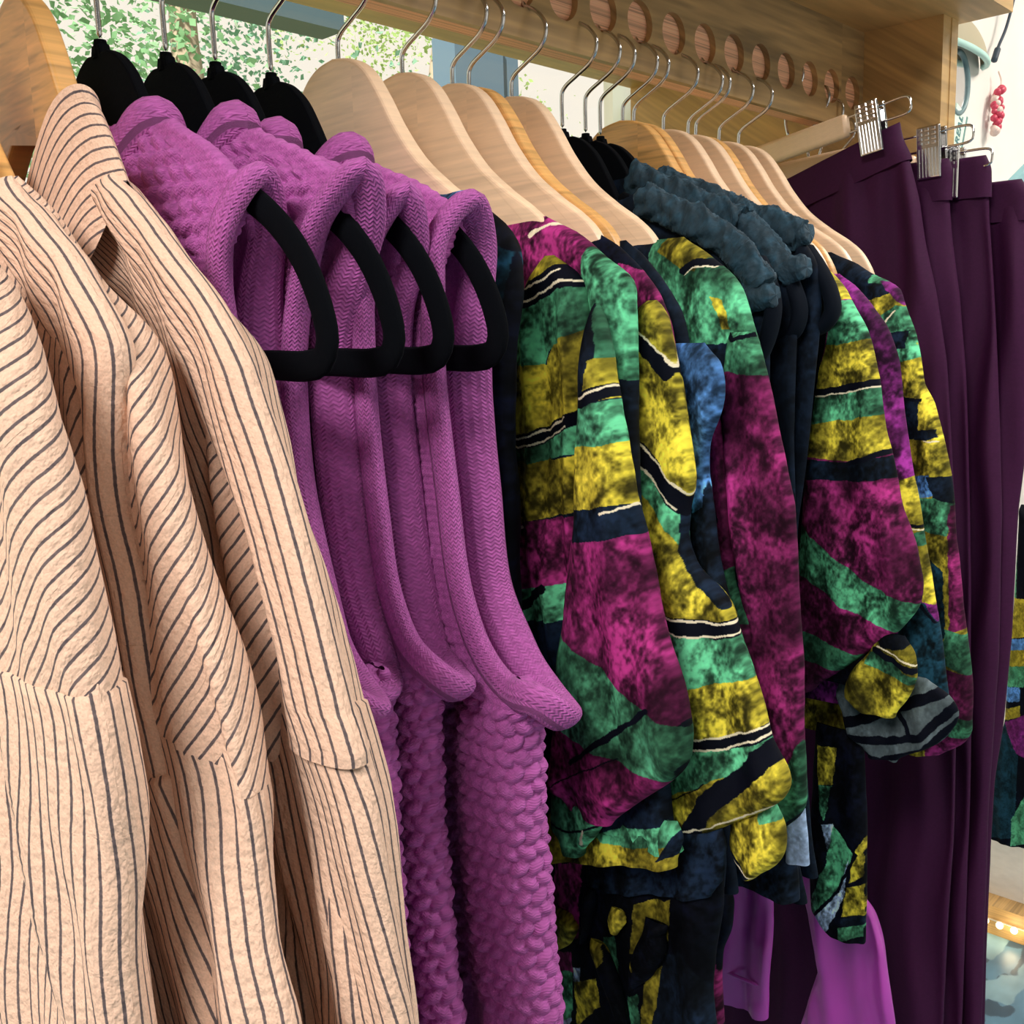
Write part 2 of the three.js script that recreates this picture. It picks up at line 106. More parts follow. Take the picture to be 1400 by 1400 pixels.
  g8: {x:.905,R:[[.095,1.571],[.118,1.565],[.143,1.547],[.165,1.539],[.174,1.515],[.182,1.496],[.187,1.474],[.191,1.448],[.199,1.439],[.208,1.41],[.216,1.378],[.22,1.353],[.224,1.321],[.228,1.295],[.233,1.256],[.24,1.211],[.244,1.184],[.244,1.138],[.23,1.122],[.214,1.115]],bg:'Y',P:[['D',[[.082,1.582],[.146,1.564],[.165,1.531],[.133,1.521],[.083,1.549]]],['G',[[.143,1.55],[.156,1.548],[.159,1.538],[.146,1.54]]],['V',[[.152,1.542],[.176,1.537],[.18,1.512],[.167,1.524]]],['G',[[.151,1.506],[.167,1.52],[.179,1.518],[.187,1.474],[.17,1.47],[.165,1.487]]],['D',[[.162,1.496],[.179,1.498],[.178,1.483],[.165,1.481]]],['D',[[.176,1.438],[.191,1.436],[.192,1.404],[.181,1.402]]],['D',[[.187,1.411],[.206,1.413],[.208,1.405],[.189,1.402]]],['B',[[.188,1.37],[.204,1.374],[.208,1.355],[.191,1.35]]],['D',[[.202,1.372],[.22,1.372],[.221,1.347],[.208,1.352]]],['G',[[.192,1.351],[.208,1.353],[.221,1.347],[.22,1.32],[.195,1.324]]],['M',[[.219,1.346],[.228,1.347],[.241,1.238],[.226,1.235]]],['G',[[.222,1.238],[.242,1.231],[.244,1.195],[.224,1.204]]],['M',[[.22,1.203],[.246,1.195],[.249,1.121],[.208,1.106]]],['G',[[.225,1.163],[.246,1.154],[.244,1.137],[.226,1.139]]],['T',[[.195,1.314],[.218,1.287],[.223,1.234],[.217,1.206],[.202,1.251]]]],N:[['K',3,[[.175,1.439],[.192,1.437]]],['W',1.3,[[.158,1.5],[.168,1.515]]],['W',1.2,[[.198,1.403],[.208,1.402]]]]},
  g6skirt: {x:.81,R:[[.177,1.156],[.187,1.145],[.193,1.059],[.194,1.004],[.193,.972]],L:[[.143,1.141],[.141,1.077],[.138,1.019],[.143,.97],[.164,.961]],bg:'K',P:[['Y',[[.148,1.139],[.166,1.141],[.163,1.105],[.151,1.102]]],['G',[[.151,1.102],[.163,1.104],[.158,1.07],[.153,1.081]]],['G',[[.163,1.067],[.184,1.049],[.176,1.012],[.143,.967],[.141,.981],[.159,1.027]]],['L',[[.156,1.067],[.165,1.068],[.16,1.043]]],['L',[[.143,.967],[.17,1.006],[.18,1.041],[.176,1.001],[.161,.964]]],['Y',[[.184,1.046],[.193,1.066],[.193,1.028],[.18,1.017]]],['Y',[[.178,1.011],[.193,1.021],[.194,.99],[.174,.983]]],['D',[[.174,.981],[.194,.99],[.193,.981],[.175,.974]]],['G',[[.173,.972],[.193,.981],[.193,.969],[.173,.96]]]],N:[['K',3,[[.165,1.068],[.186,1.047],[.17,1.006],[.143,.967]]]]},
  litLeg1: {x:.8,R:[[.087,1.05],[.101,1.025],[.107,.972],[.109,.924],[.106,.885],[.105,.852]]},
  litLeg: {x:.9,R:[[.103,1.009],[.139,.967],[.159,.935],[.173,.902],[.181,.867],[.187,.83],[.202,.6]],L:[[.081,1.002],[.088,.949],[.097,.903],[.108,.859],[.1,.83],[.087,.782],[.067,.6]]},
  skirt2: {x:.535,R:[[.203,1.187],[.217,1.171],[.217,1.125],[.212,1.096],[.21,1.069],[.215,1.044],[.235,.8]],bg:'K',P:[['M',[[.081,1.119],[.11,1.129],[.107,1.07],[.072,1.056]]],['T',[[.052,1.109],[.076,1.117],[.073,1.072],[.05,1.063]]],['Y',[[.158,1.116],[.186,1.128],[.18,1.083],[.155,1.078]]],['Y',[[.112,1.1],[.12,1.103],[.117,1.086],[.11,1.083]]],['G',[[.073,1.026],[.097,1.038],[.094,.995],[.071,.982]]],['M',[[.075,1.042],[.1,1.055],[.098,1.037],[.074,1.025]]],['L',[[.073,.986],[.094,.997],[.092,.989],[.073,.976]]],['Y',[[.099,1.031],[.121,1.044],[.126,1.023],[.099,.992]]],['L',[[.099,1.042],[.109,1.048],[.108,1.035],[.098,1.03]]],['G',[[.128,1.078],[.139,1.083],[.142,1.05],[.13,1.056]]],['Y',[[.164,1.06],[.177,1.076],[.17,1.023],[.161,1.018]]],['G',[[.151,1.043],[.16,1.049],[.162,1.019],[.149,1.013]]],['D',[[.177,1.082],[.197,1.096],[.212,1.07],[.218,1.04],[.17,1.017]]]],N:[]},
  skirt3: {x:.64,R:[[.155,1.083],[.163,1.069],[.162,1.043],[.152,1.02],[.152,.995],[.155,.958],[.16,.8]],bg:'K',P:[['M',[[.124,1.025],[.145,1.024],[.155,.993],[.155,.958],[.131,.973]]],['G',[[.128,1.067],[.145,1.077],[.142,1.061],[.129,1.057]]]],N:[]},
  tie1: {x:.519,R:[[.098,1.088],[.108,1.086],[.108,1.075],[.097,1.058],[.08,1.048]],L:[[.087,1.084],[.078,1.074],[.075,1.059],[.075,1.046]],bg:'Y'},
  tie2: {x:.516,R:[[.126,1.116],[.127,1.104],[.123,1.085],[.117,1.075]],L:[[.118,1.113],[.119,1.101],[.115,1.082],[.11,1.072]],bg:'K',P:[],N:[['K',1,[[-.73,1.904],[-.728,1.903]]]]},
  tie3: {x:.514,R:[[.151,1.112],[.157,1.11],[.156,1.101],[.147,1.094]],L:[[.144,1.109],[.14,1.102],[.141,1.095],[.145,1.093]],bg:'Y'},
  tie4: {x:.521,R:[[.181,1.111],[.191,1.111],[.185,1.092],[.171,1.064],[.157,1.054]],L:[[.168,1.103],[.16,1.087],[.155,1.068],[.153,1.052]],bg:'K',P:[],N:[['Y',3,[[.158,1.075],[.161,1.072]]]]},
  tie5: {x:.517,R:[[.131,1.078],[.141,1.064],[.149,1.045],[.154,1.025]],L:[[.122,1.073],[.128,1.059],[.138,1.04],[.144,1.02]],bg:'K',P:[['Y',[[.116,1.077],[.13,1.082],[.137,1.068],[.131,1.061]]]],N:[]},
  g2hem: {x:.497,R:[[.209,1.203],[.215,1.196],[.214,1.186],[.21,1.183]],L:[[.093,1.189],[.094,1.178],[.095,1.172]],bg:'Y',P:[['G',[[.13,1.22],[.22,1.235],[.22,1.188],[.172,1.186],[.154,1.189],[.139,1.197]]],['D',[[.198,1.178],[.22,1.207],[.223,1.184]]]],N:[]},
  g3band: {x:.525,R:[[.223,1.192],[.227,1.183],[.226,1.166],[.224,1.151],[.215,1.145]],L:[[.112,1.156],[.112,1.148],[.115,1.141]],bg:'D'},
  p1band: {x:1.06,R:[[.089,1.7],[.094,1.685],[.103,1.661],[.103,1.657]],L:[[-.047,1.654],[-.045,1.649],[-.03,1.642],[-.008,1.628]]},
  p1: {x:1.06,R:[[.092,1.695],[.096,1.678],[.106,1.658],[.118,1.615],[.126,1.571],[.139,1.52],[.15,1.461],[.157,1.387],[.164,1.313],[.169,1.236],[.175,1.078],[.177,.955],[.175,.825],[.174,.736],[.173,.5]]},
  p2: {x:1.095,R:[[.127,1.667],[.134,1.662],[.133,1.636],[.139,1.586],[.148,1.534],[.156,1.46],[.162,1.385],[.171,1.23],[.179,1.069],[.182,.899],[.183,.721],[.183,.5]]},
  p3: {x:1.123,R:[[.153,1.669],[.161,1.666],[.162,1.643],[.164,1.607],[.172,1.533],[.18,1.459],[.186,1.383],[.191,1.306],[.195,1.147],[.192,.978],[.196,.711],[.197,.5]]},
  p4: {x:1.152,R:[[.179,1.645],[.19,1.639],[.192,1.606],[.197,1.532],[.2,1.457],[.202,1.366],[.198,1.304],[.198,1.161],[.194,1.063],[.188,.995],[.187,.922],[.188,.786],[.19,.693],[.192,.5]]},
  far1: {x:2.35,R:[[-.158,1.114],[-.128,1.069],[-.106,.778],[-.102,.611],[-.108,.352]],L:[[-.166,1.114],[-.167,.983],[-.171,.808],[-.176,.618],[-.193,.5],[-.199,.336]],bg:'K',P:[['G',[[-.184,.998],[-.16,1.001],[-.159,.91],[-.177,.899]]],['Y',[[-.174,.908],[-.113,.917],[-.109,.836],[-.176,.815]]],['B',[[-.176,.815],[-.109,.831],[-.107,.803],[-.175,.785]]],['Y',[[-.175,.789],[-.107,.805],[-.106,.77],[-.176,.751]]],['G',[[-.179,.75],[-.106,.77],[-.103,.72],[-.177,.705]]],['B',[[-.183,.703],[-.14,.712],[-.139,.679],[-.182,.669]]],['Y',[[-.187,.645],[-.138,.67],[-.137,.645],[-.186,.616]]],['V',[[-.173,.619],[-.101,.671],[-.094,.544],[-.141,.558]]],['T',[[-.214,.601],[-.173,.619],[-.136,.551],[-.136,.357],[-.21,.333]]],['G',[[-.144,.399],[-.093,.528],[-.085,.356],[-.141,.337]]]],N:[]}
};

// value of an outline at a height, softened over a few millimetres
function edgeAt(pts, soft = 0.006) {
  const p = pts.slice().sort((a, b) => a[1] - b[1]);
  const lin = (y) => { if (y <= p[0][1]) return p[0][0]; for (let i = 1; i < p.length; i++) if (y <= p[i][1]) { const t = (y - p[i - 1][1]) / Math.max(1e-6, p[i][1] - p[i - 1][1]); return lerp(p[i - 1][0], p[i][0], t); } return p[p.length - 1][0]; };
  return (y) => (lin(y - soft) + lin(y - soft / 2) + lin(y) + lin(y + soft / 2) + lin(y + soft)) / 5;
}
// cloth shape hanging in the plane across the rail: a closed flattened tube between two outlines, with folds
function cloth(d, o = {}) {
  const { T = 0.01, rows = 110, cols = 44, folds = [], crumple = 0.0015, topR = 0.018, bulb = null, slant = [0, 0], uv = null, knit = null, xoff = null, soft = 0.006, x = d.x, endT = 1, y0 = null, focus = 0, tilt = null, hem = 0 } = o;
  const er = edgeAt(d.R, soft), mid = -0.02, el = d.L ? edgeAt(d.L, soft) : (y) => 2 * mid - er(y);
  const all = d.R.concat(d.L ?? []), yt = o.y1 ?? Math.max(...all.map((p) => p[1])), yb = y0 ?? Math.min(...all.map((p) => p[1]));
  const n = cols * 2, pos = [], uvs = [], idx = [], meta = [], arcs = [];
  const zc = (er((yt + yb) / 2) + el((yt + yb) / 2)) / 2, yc = (yt + yb) / 2;
  for (let j = 0; j <= rows; j++) {
    const q = j / rows, y = lerp(yt, yb, q), zr = Math.max(er(y), el(y) + 0.002), zl = el(y), W = zr - zl, dt = yt - y;
    const cap = dt < topR ? Math.sqrt(Math.max(0.01, (dt / topR) * (2 - dt / topR))) : 1, end = endT + (1 - endT) * sst(0, 0.03, y - yb);
    for (let k = 0; k < n; k++) {
      const near = k <= cols, kk = near ? k : n - k, s0 = kk / cols, fe = focus ? Math.min(0.032 / W, focus * 0.6) : 0, t = focus ? (s0 < 0.2 ? s0 / 0.2 * (1 - focus) : s0 < 0.7 ? lerp(1 - focus, 1 - fe, (s0 - 0.2) / 0.5) : 1 - fe * (1 - Math.sin((s0 - 0.7) / 0.3 * Math.PI / 2))) : (1 - Math.cos(Math.PI * s0)) / 2, z = zl + t * W;
      let Te = T;
      if (bulb) { const dd = zr - z; Te = lerp(bulb[1], T, sst(bulb[0] * 0.8, bulb[0] * 1.35, dd)); }
      const re = Math.min(Te * 1.3, W / 2), e = Math.min(1, Math.min(t, 1 - t) * W / re), h = Math.sqrt(e * (2 - e));
      let c = x + slant[0] * (z - zc) + slant[1] * (y - yc);
      for (const f of folds) c += f[0] * Math.sin((z + f[2] * (y - 1.3) + 0.006 * Math.sin(y * 23 + f[3])) * 2 * Math.PI / f[1] + f[3]) * (f[4] ? sst(0, f[4], dt) : 1) * sst(0, 0.012, Math.min(t, 1 - t) * W + 0.004);
      c += crumple * 2 * (fbm(z * 38 + x * 70, y * 22, 3, 5) - 0.5);
      if (xoff) c += xoff(z, y, near ? -1 : 1);
      pos.push(c + (near ? -1 : 1) * Te * h * cap * end, tilt ? y + tilt[0] * (z - tilt[1]) * (1 - sst(0, tilt[2], tilt[3] - y)) : hem ? y + hem * (z - zr) * sst(0.12, 0, y - yb) : y, z);
      meta.push([z, y, zr, zl]);
    }
    const row = j * n, arc = new Float32Array(n);
    for (let k = cols - 1; k >= 0; k--) arc[k] = arc[k + 1] + Math.hypot(pos[(row + k) * 3] - pos[(row + k + 1) * 3], pos[(row + k) * 3 + 2] - pos[(row + k + 1) * 3 + 2]);
    for (let k = cols + 1; k < n; k++) arc[k] = arc[k - 1] + Math.hypot(pos[(row + k) * 3] - pos[(row + k - 1) * 3], pos[(row + k) * 3 + 2] - pos[(row + k - 1) * 3 + 2]);
    for (let k = 0; k < n; k++) { const [z, yy] = meta[row + k], s = k <= cols ? arc[k] : -arc[k], u = uv ? uv(z, yy, zr, zl, k <= cols, s) : [z, yy]; uvs.push(u[0], u[1]); arcs.push(s); }
  }
  for (let j = 0; j < rows; j++) for (let k = 0; k < n; k++) { const a = j * n + k, b = j * n + (k + 1) % n, c2 = a + n, d2 = b + n; idx.push(a, c2, b, b, c2, d2); }
  const g = new THREE.BufferGeometry();
  g.setAttribute('position', new THREE.Float32BufferAttribute(pos, 3)); g.setAttribute('uv', new THREE.Float32BufferAttribute(uvs, 2)); g.setIndex(idx); g.computeVertexNormals();
  if (knit) { const P = g.attributes.position, N = g.attributes.normal; for (let i = 0; i < P.count; i++) { const s = knit(...meta[i], arcs[i]); P.setXYZ(i, P.getX(i) - N.getX(i) * s * KS, P.getY(i) - N.getY(i) * s * KS, P.getZ(i) - N.getZ(i) * s * KS); } g.computeVertexNormals(); }
  return g;
}
let KS = -1;   // outward sign for raised stitches
// a rope, wire or rolled edge along points; a = half width across the hint axis plane, b = half height
function sweep(pts, a, b = a, { seg = 80, rad = 12, closed = false, hint = [0, 0, 1], taper = null, uvs = 1, cap = true, wide = null, carry = null } = {}) {
  const curve = new THREE.CatmullRomCurve3(pts.map((p) => new THREE.Vector3(...p)), closed, 'centripetal'), H = new THREE.Vector3(...hint), pos = [], uv = [], idx = [], len = curve.getLength(), run = [];
  if (carry) { let N = new THREE.Vector3(...carry); for (let i = 0; i <= seg; i++) { const Tn = curve.getTangentAt(i / seg); N = N.clone().addScaledVector(Tn, -N.dot(Tn)).normalize(); run.push(N); }
    if (closed) { const T0 = curve.getTangentAt(0), a0 = run[0], a1 = run[seg], tw = Math.atan2(new THREE.Vector3().crossVectors(a1, a0).dot(T0), a1.dot(a0)); run.forEach((v, i) => v.applyAxisAngle(curve.getTangentAt(i / seg), tw * i / seg)); } }
  for (let i = 0; i <= seg; i++) {
    const t = i / seg, P = curve.getPointAt(t), Tn = curve.getTangentAt(t), B = new THREE.Vector3().crossVectors(Tn, carry ? run[i] : H).normalize(), eb = wide ? wide(t) : 1, N = new THREE.Vector3().crossVectors(B, Tn).normalize();
    let s = taper ? taper(t) : 1; if (cap && !closed && (i === 0 || i === seg)) s *= 0.05;
    for (let k = 0; k < rad; k++) { const q = 2 * Math.PI * k / rad, v = P.clone().addScaledVector(B, Math.cos(q) * a * s).addScaledVector(N, Math.sin(q) * b * s * eb); pos.push(v.x, v.y, v.z); uv.push(k / rad * 2 * (a + b) * 1.6 * uvs, t * len * uvs); }
  }
  for (let i = 0; i < seg; i++) for (let k = 0; k < rad; k++) { const A = i * rad + k, Bq = i * rad + (k + 1) % rad; idx.push(A, Bq, A + rad, Bq, Bq + rad, A + rad); }
  const g = new THREE.BufferGeometry(); g.setAttribute('position', new THREE.Float32BufferAttribute(pos, 3)); g.setAttribute('uv', new THREE.Float32BufferAttribute(uv, 2)); g.setIndex(idx); g.computeVertexNormals(); return g;
}

// uneven pile or gathers: pushes a surface in and out along its normals
function rough(g, amp, f, s = 0) { const P = g.attributes.position, N = g.attributes.normal; for (let i = 0; i < P.count; i++) { const x = P.getX(i), y = P.getY(i), z = P.getZ(i), k = amp * 2 * (fbm(z * f + x * f * 1.7, y * f - x * f * 1.3, 3, s) - 0.5); P.setXYZ(i, x + N.getX(i) * k, y + N.getY(i) * k, z + N.getZ(i) * k); } g.computeVertexNormals(); return g; }

// ------------------------------------------------------------------ materials
const PAL = { Y: [164, 152, 50], G: [74, 144, 108], M: [122, 38, 90], V: [116, 40, 112], D: [18, 28, 42], K: [10, 13, 24], T: [22, 50, 64], B: [82, 132, 196], L: [160, 186, 222], W: [226, 216, 188], S: [96, 110, 116] };
const inside = (p, z, y) => { let r = false; for (let i = 0, j = p.length - 1; i < p.length; j = i++) if ((p[i][1] > y) !== (p[j][1] > y) && z < (p[j][0] - p[i][0]) * (y - p[i][1]) / (p[j][1] - p[i][1]) + p[i][0]) r = !r; return r; };
const segDist = (p, z, y) => { let m = 9; for (let i = 1; i < p.length; i++) { const a = p[i - 1], b = p[i], dx = b[0] - a[0], dy = b[1] - a[1], t = clamp(((z - a[0]) * dx + (y - a[1]) * dy) / (dx * dx + dy * dy + 1e-12), 0, 1), q = Math.hypot(z - a[0] - t * dx, y - a[1] - t * dy); if (q < m) m = q; } return m; };
let vseed = 0;
// crushed velvet: dyed patches and piping with the blotchy lie of the pile
function velvet(d, { dens = 2000, crush = 1 } = {}) {
  const all = d.R.concat(d.L ?? []), z1 = Math.max(...all.map((p) => p[0])) + 0.01, z0 = d.L ? Math.min(...all.map((p) => p[0])) - 0.01 : -0.02, ys = all.map((p) => p[1]), y1 = Math.max(...ys) + 0.01, y0 = Math.min(...ys) - 0.01;
  const w = Math.round(clamp((z1 - z0) * dens, 32, 512)), h = Math.round(clamp((y1 - y0) * dens, 64, 1024)), s = (vseed += 17);
  const tex = dataTex(w, h, (u, v) => {
    const z = lerp(z0, z1, u), y = lerp(y0, y1, v), wz = z + 0.0025 * (fbm(z * 160, y * 160, 2, s) - 0.5), wy = y + 0.0025 * (fbm(z * 160 + 9, y * 160, 2, s + 3) - 0.5);
    let c = PAL[d.bg ?? 'K'], soft = false;
    for (const [k, p] of d.P ?? []) if (inside(p, wz, wy)) c = PAL[k];
    let piped = false;
    for (const [k, mm, p] of d.N ?? []) if (segDist(p, wz, wy) < mm * 0.0005 * 1.0) { c = PAL[k]; piped = k === 'W' || k === 'K'; }
    const a = fbm(z * 120 + 2.2 * fbm(z * 50, y * 50, 2, s), y * 80 + 2.2 * fbm(z * 50 + 7, y * 50, 2, s + 1), 4, s + 2), b = fbm(z * 520, y * 330, 3, s + 9), big = fbm(z * 26, y * 16, 3, s + 11);
    const m = piped ? 0.9 + 0.2 * b : lerp(1, clamp(0.27 + 1.08 * sst(0.22, 0.78, 0.62 * a + 0.38 * b) * (0.5 + 1.0 * sst(0.2, 0.75, big)), 0.2, 1.5), crush);
    const lift = piped ? 0 : 34 * sst(0.62, 0.85, a * 0.7 + b * 0.3) * crush;
    return [c[0] * m + lift * c[0] / 160, c[1] * m + lift * c[1] / 160, c[2] * m + lift * c[2] / 160 + lift * 0.1];
  });
  tex.wrapS = tex.wrapT = THREE.MirroredRepeatWrapping;
  const mat = phys({ map: tex, roughness: 0.72, specularIntensity: 0.12, sheen: 0.8, sheenRoughness: 0.4, sheenColor: new THREE.Color(1, 1, 1), sheenColorMap: tex, bumpMap: velvetBump, bumpScale: 0.0006 });
  return { mat, uv: (z, y) => [((d.L ? z : Math.abs(z + 0.02) - 0.02) - z0) / (z1 - z0), (y - y0) / (y1 - y0)] };
}
const velvetBump = dataTex(256, 512, (u, v) => { const a = fbm(u * 14, v * 22, 4, 3) * 255; return [a, a, a]; }, false);
// seersucker: thin dark stripes on peach, puckered
const STRIPES = 8, PITCH = 0.0062;
const stripeTex = dataTex(512, 512, (u, v) => {
  const per = (x, y, o, s) => { const a = fbm(x, y, o, s), b = fbm(x - 8, y, o, s), k = sst(6.5, 8, x); return lerp(a, b, k); };
  const wob = 0.06 * (fbm(u * 8 % 8, v * 10, 2, 21) - 0.5), f = ((u * STRIPES + wob) % 1 + 1) % 1, d = Math.abs(f - 0.5), wid = 0.07 + 0.03 * (fbm(u * 40, v * 60, 2, 4) - 0.5);
  const line = 1 - sst(wid, wid + 0.05, d), g = 0.93 + 0.14 * fbm(u * 90, v * 90, 3, 8), k = line * (0.82 + 0.25 * (fbm(u * 20, v * 30, 2, 14) - 0.5));
  return [lerp(226 * g, 60, k), lerp(190 * g, 54, k), lerp(167 * g, 62, k)];
});
const stripeBump = dataTex(512, 512, (u, v) => { const q = fbm(u * 26, v * 20, 3, 31), p = Math.sin((u * STRIPES * 2 + 0.6 * fbm(u * 9, v * 9, 2, 6)) * Math.PI) * 0.5 + 0.5; const a = 255 * clamp(0.25 * p + 0.9 * q - 0.1, 0, 1); return [a, a, a]; }, false);
const stripeMat = std({ map: stripeTex, bumpMap: stripeBump, bumpScale: 0.0011, roughness: 0.9 });
const SU = STRIPES * PITCH;
const stripeDir = (deg, s = 1) => { const a = R(deg), ca = Math.cos(a), sa = Math.sin(a); return (z, y, zr, zl, near, arc) => { const q = zr - arc; return [(-q * sa + y * ca) * s / SU, (q * ca + y * sa) / SU]; }; };
const stripeFall = (lean = 0, s = 1) => (z, y, zr, zl, near, arc) => [(arc + lean * y) * s / SU, y / SU];
const stripeEdge = (side = 0, s = 1) => (z, y, zr, zl, near, arc) => [arc * s / SU, y / SU];
// wool knit
const woolTex = dataTex(256, 256, (u, v) => { const a = 0.86 + 0.28 * fbm(u * 40, v * 40, 3, 12); return [170 * a, 86 * a, 160 * a]; });
const ribBump = dataTex(256, 256, (u, v) => { const f = (u * 16) % 1, k = v * 24 + (f < 0.5 ? f : 1 - f) * 1.6, a = 255 * clamp(0.55 * Math.abs(Math.sin(k * Math.PI)) + 0.25 * Math.abs(Math.sin(f * Math.PI)) + 0.3 * (fbm(u * 30, v * 30, 2, 3) - 0.3), 0, 1); return [a, a, a]; }, false);
const rep = (t, s) => { const c = t.clone(); c.repeat.set(s, s); c.needsUpdate = true; return c; };
const woolMat = phys({ map: rep(woolTex, 18), bumpMap: rep(ribBump, 18), bumpScale: 0.0012, roughness: 0.95, sheen: 0.5, sheenRoughness: 0.6, sheenColor: new THREE.Color(0.4, 0.22, 0.4) });
const woolKnitMat = phys({ map: rep(woolTex, 18), roughness: 0.95, sheen: 0.4, sheenRoughness: 0.6, sheenColor: new THREE.Color(0.4, 0.22, 0.4), bumpMap: rep(ribBump, 30), bumpScale: 0.0005 });
// wood
const woodTex = (r, g, b, s, k = 1) => dataTex(512, 512, (u, v) => { const w = fbm(u * 3, v * 26, 4, s), f = fbm(u * 10, v * 170, 3, s + 5), a = 1 + k * (0.24 * (w - 0.5) + 0.22 * (f - 0.5) - 0.10 * sst(0.62, 0.75, fbm(u * 4 + 5, v * 60, 3, s + 9))); return [r * a, g * a, b * a]; });
const panelMat = std({ map: woodTex(196, 158, 102, 3), roughness: 0.5 });
const boardMat = std({ map: woodTex(172, 140, 94, 13, 1.4), roughness: 0.5 });
const rimMat = std({ map: woodTex(236, 178, 142, 23, 1.8), roughness: 0.7 });
const hangerMats = [std({ map: rep(woodTex(240, 208, 176, 33, 0.45), 4), roughness: 0.36 }), std({ map: rep(woodTex(222, 170, 104, 43), 4), roughness: 0.36 })];
const steel = std({ color: '#cfd0d2', metalness: 1, roughness: 0.2 });
const chrome = std({ color: '#e6e6e8', metalness: 1, roughness: 0.12 });
const flockMat = phys({ color: '#05070c', roughness: 0.95, specularIntensity: 0.15, sheen: 0.2, sheenRoughness: 0.5, sheenColor: new THREE.Color(0.03, 0.04, 0.06), bumpMap: rep(velvetBump, 20), bumpScale: 0.0002 });
const whiteWall = std({ map: dataTex(256, 256, (u, v) => { const a = 232 + 14 * (fbm(u * 20, v * 20, 3, 2) - 0.5); return [a, a * 0.985, a * 0.96]; }), roughness: 0.9 });
const frameMat = std({ color: '#eef4f6', roughness: 0.5 });
const greyWall = std({ map: dataTex(256, 256, (u, v) => { const a = 118 + 16 * (fbm(u * 20, v * 20, 3, 2) - 0.5); return [a, a * 0.97, a * 0.92]; }), roughness: 0.9 });

// ------------------------------------------------------------------ setting
const terrazzo = dataTex(512, 512, (u, v) => { const f = fbm(u * 30, v * 30, 3, 71), chip = sst(0.53, 0.56, fbm(u * 34, v * 34, 2, 91)), pale = sst(0.6, 0.63, fbm(u * 26 + 5, v * 26, 2, 33)), a = 0.9 + 0.3 * (f - 0.5); return [lerp(lerp(96, 54, chip), 140, pale) * a, lerp(lerp(142, 86, chip), 178, pale) * a, lerp(lerp(168, 108, chip), 190, pale) * a]; });
{ const t = terrazzo; t.repeat.set(3, 3); }
const floorMat = std({ map: terrazzo, roughness: 0.35 });
struct('floor', box(-2.2, 3.8, -0.1, 0, -0.34, 3.2), floorMat);
struct('ceiling', box(-2.2, 3.8, 2.7, 2.8, -0.34, 3.2), greyWall);
struct('wall_left', box(-2.3, -2.2, -0.1, 2.8, -0.44, 3.3), greyWall);
struct('wall_right', box(3.8, 3.9, -0.1, 2.8, -0.44, 3.3), whiteWall);
// back wall with a long window behind the rail
const WX0 = -1.4, WX1 = 1.26, WY0 = 1.15, WY1 = 1.96;
struct('wall_back', merge([box(-2.2, WX0, 0, 2.7, -0.44, -0.34), box(WX1, 3.8, 0, 2.7, -0.44, -0.34), box(WX0, WX1, 0, WY0, -0.44, -0.34), box(WX0, WX1, WY1, 2.7, -0.44, -0.34)]), whiteWall);
struct('wall_front', merge([box(-2.2, -1.2, 0, 2.7, 3.2, 3.3), box(2.6, 3.8, 0, 2.7, 3.2, 3.3), box(-1.2, 2.6, 0, 0.5, 3.2, 3.3), box(-1.2, 2.6, 2.4, 2.7, 3.2, 3.3)]), greyWall);
const glass = phys({ color: '#ffffff', roughness: 0.0, transmission: 1, thickness: 0, ior: 1.45, specularIntensity: 0.6 });
function windowUnit(name, x0, x1, y0, y1, z, fr) {
  const w = new THREE.Group(); w.name = name; w.userData.kind = 'structure'; scene.add(w);
  part('window_frame', merge([box(x0, x1, y1 - fr, y1, z, z + 0.05), box(x0, x1, y0, y0 + fr, z, z + 0.05), box(x0, x0 + fr, y0, y1, z, z + 0.05), box(x1 - fr, x1, y0, y1, z, z + 0.05)]), frameMat, w);
  part('window_pane', box(x0 + fr, x1 - fr, y0 + fr, y1 - fr, z + 0.02, z + 0.024), glass, w);
}
windowUnit('window_1', WX0, WX1, WY0, WY1, -0.4, 0.03);
windowUnit('window_2', -1.2, 2.6, 0.5, 2.4, 3.22, 0.06);

// ceiling panels
for (const [x, z, w, d, power, col] of LAMPS) {
  const p = thing('ceiling_light', 'flat ceiling light panel over ' + (x < 0 ? 'the striped dresses' : x < 2 ? 'the aisle before the trousers' : 'the white display plinth'), 'light', 'ceiling light panels');
  p.position.set(x, 2.7, z);
  part('frame', merge([box(-w / 2 - 0.02, w / 2 + 0.02, -0.03, 0, -d / 2 - 0.02, -d / 2), box(-w / 2 - 0.02, w / 2 + 0.02, -0.03, 0, d / 2, d / 2 + 0.02), box(-w / 2 - 0.02, -w / 2, -0.03, 0, -d / 2, d / 2), box(w / 2, w / 2 + 0.02, -0.03, 0, -d / 2, d / 2)]), frameMat, p);
  part('diffuser', box(-w / 2, w / 2, -0.02, -0.005, -d / 2, d / 2), new THREE.MeshStandardMaterial({ color: '#ffffff', emissive: col, emissiveIntensity: 1.0 }), p);
  const l = new THREE.RectAreaLight(col, power, w, d); l.position.set(x, 2.675, z); l.lookAt(x, 0, z); l.castShadow = true; scene.add(l);
}

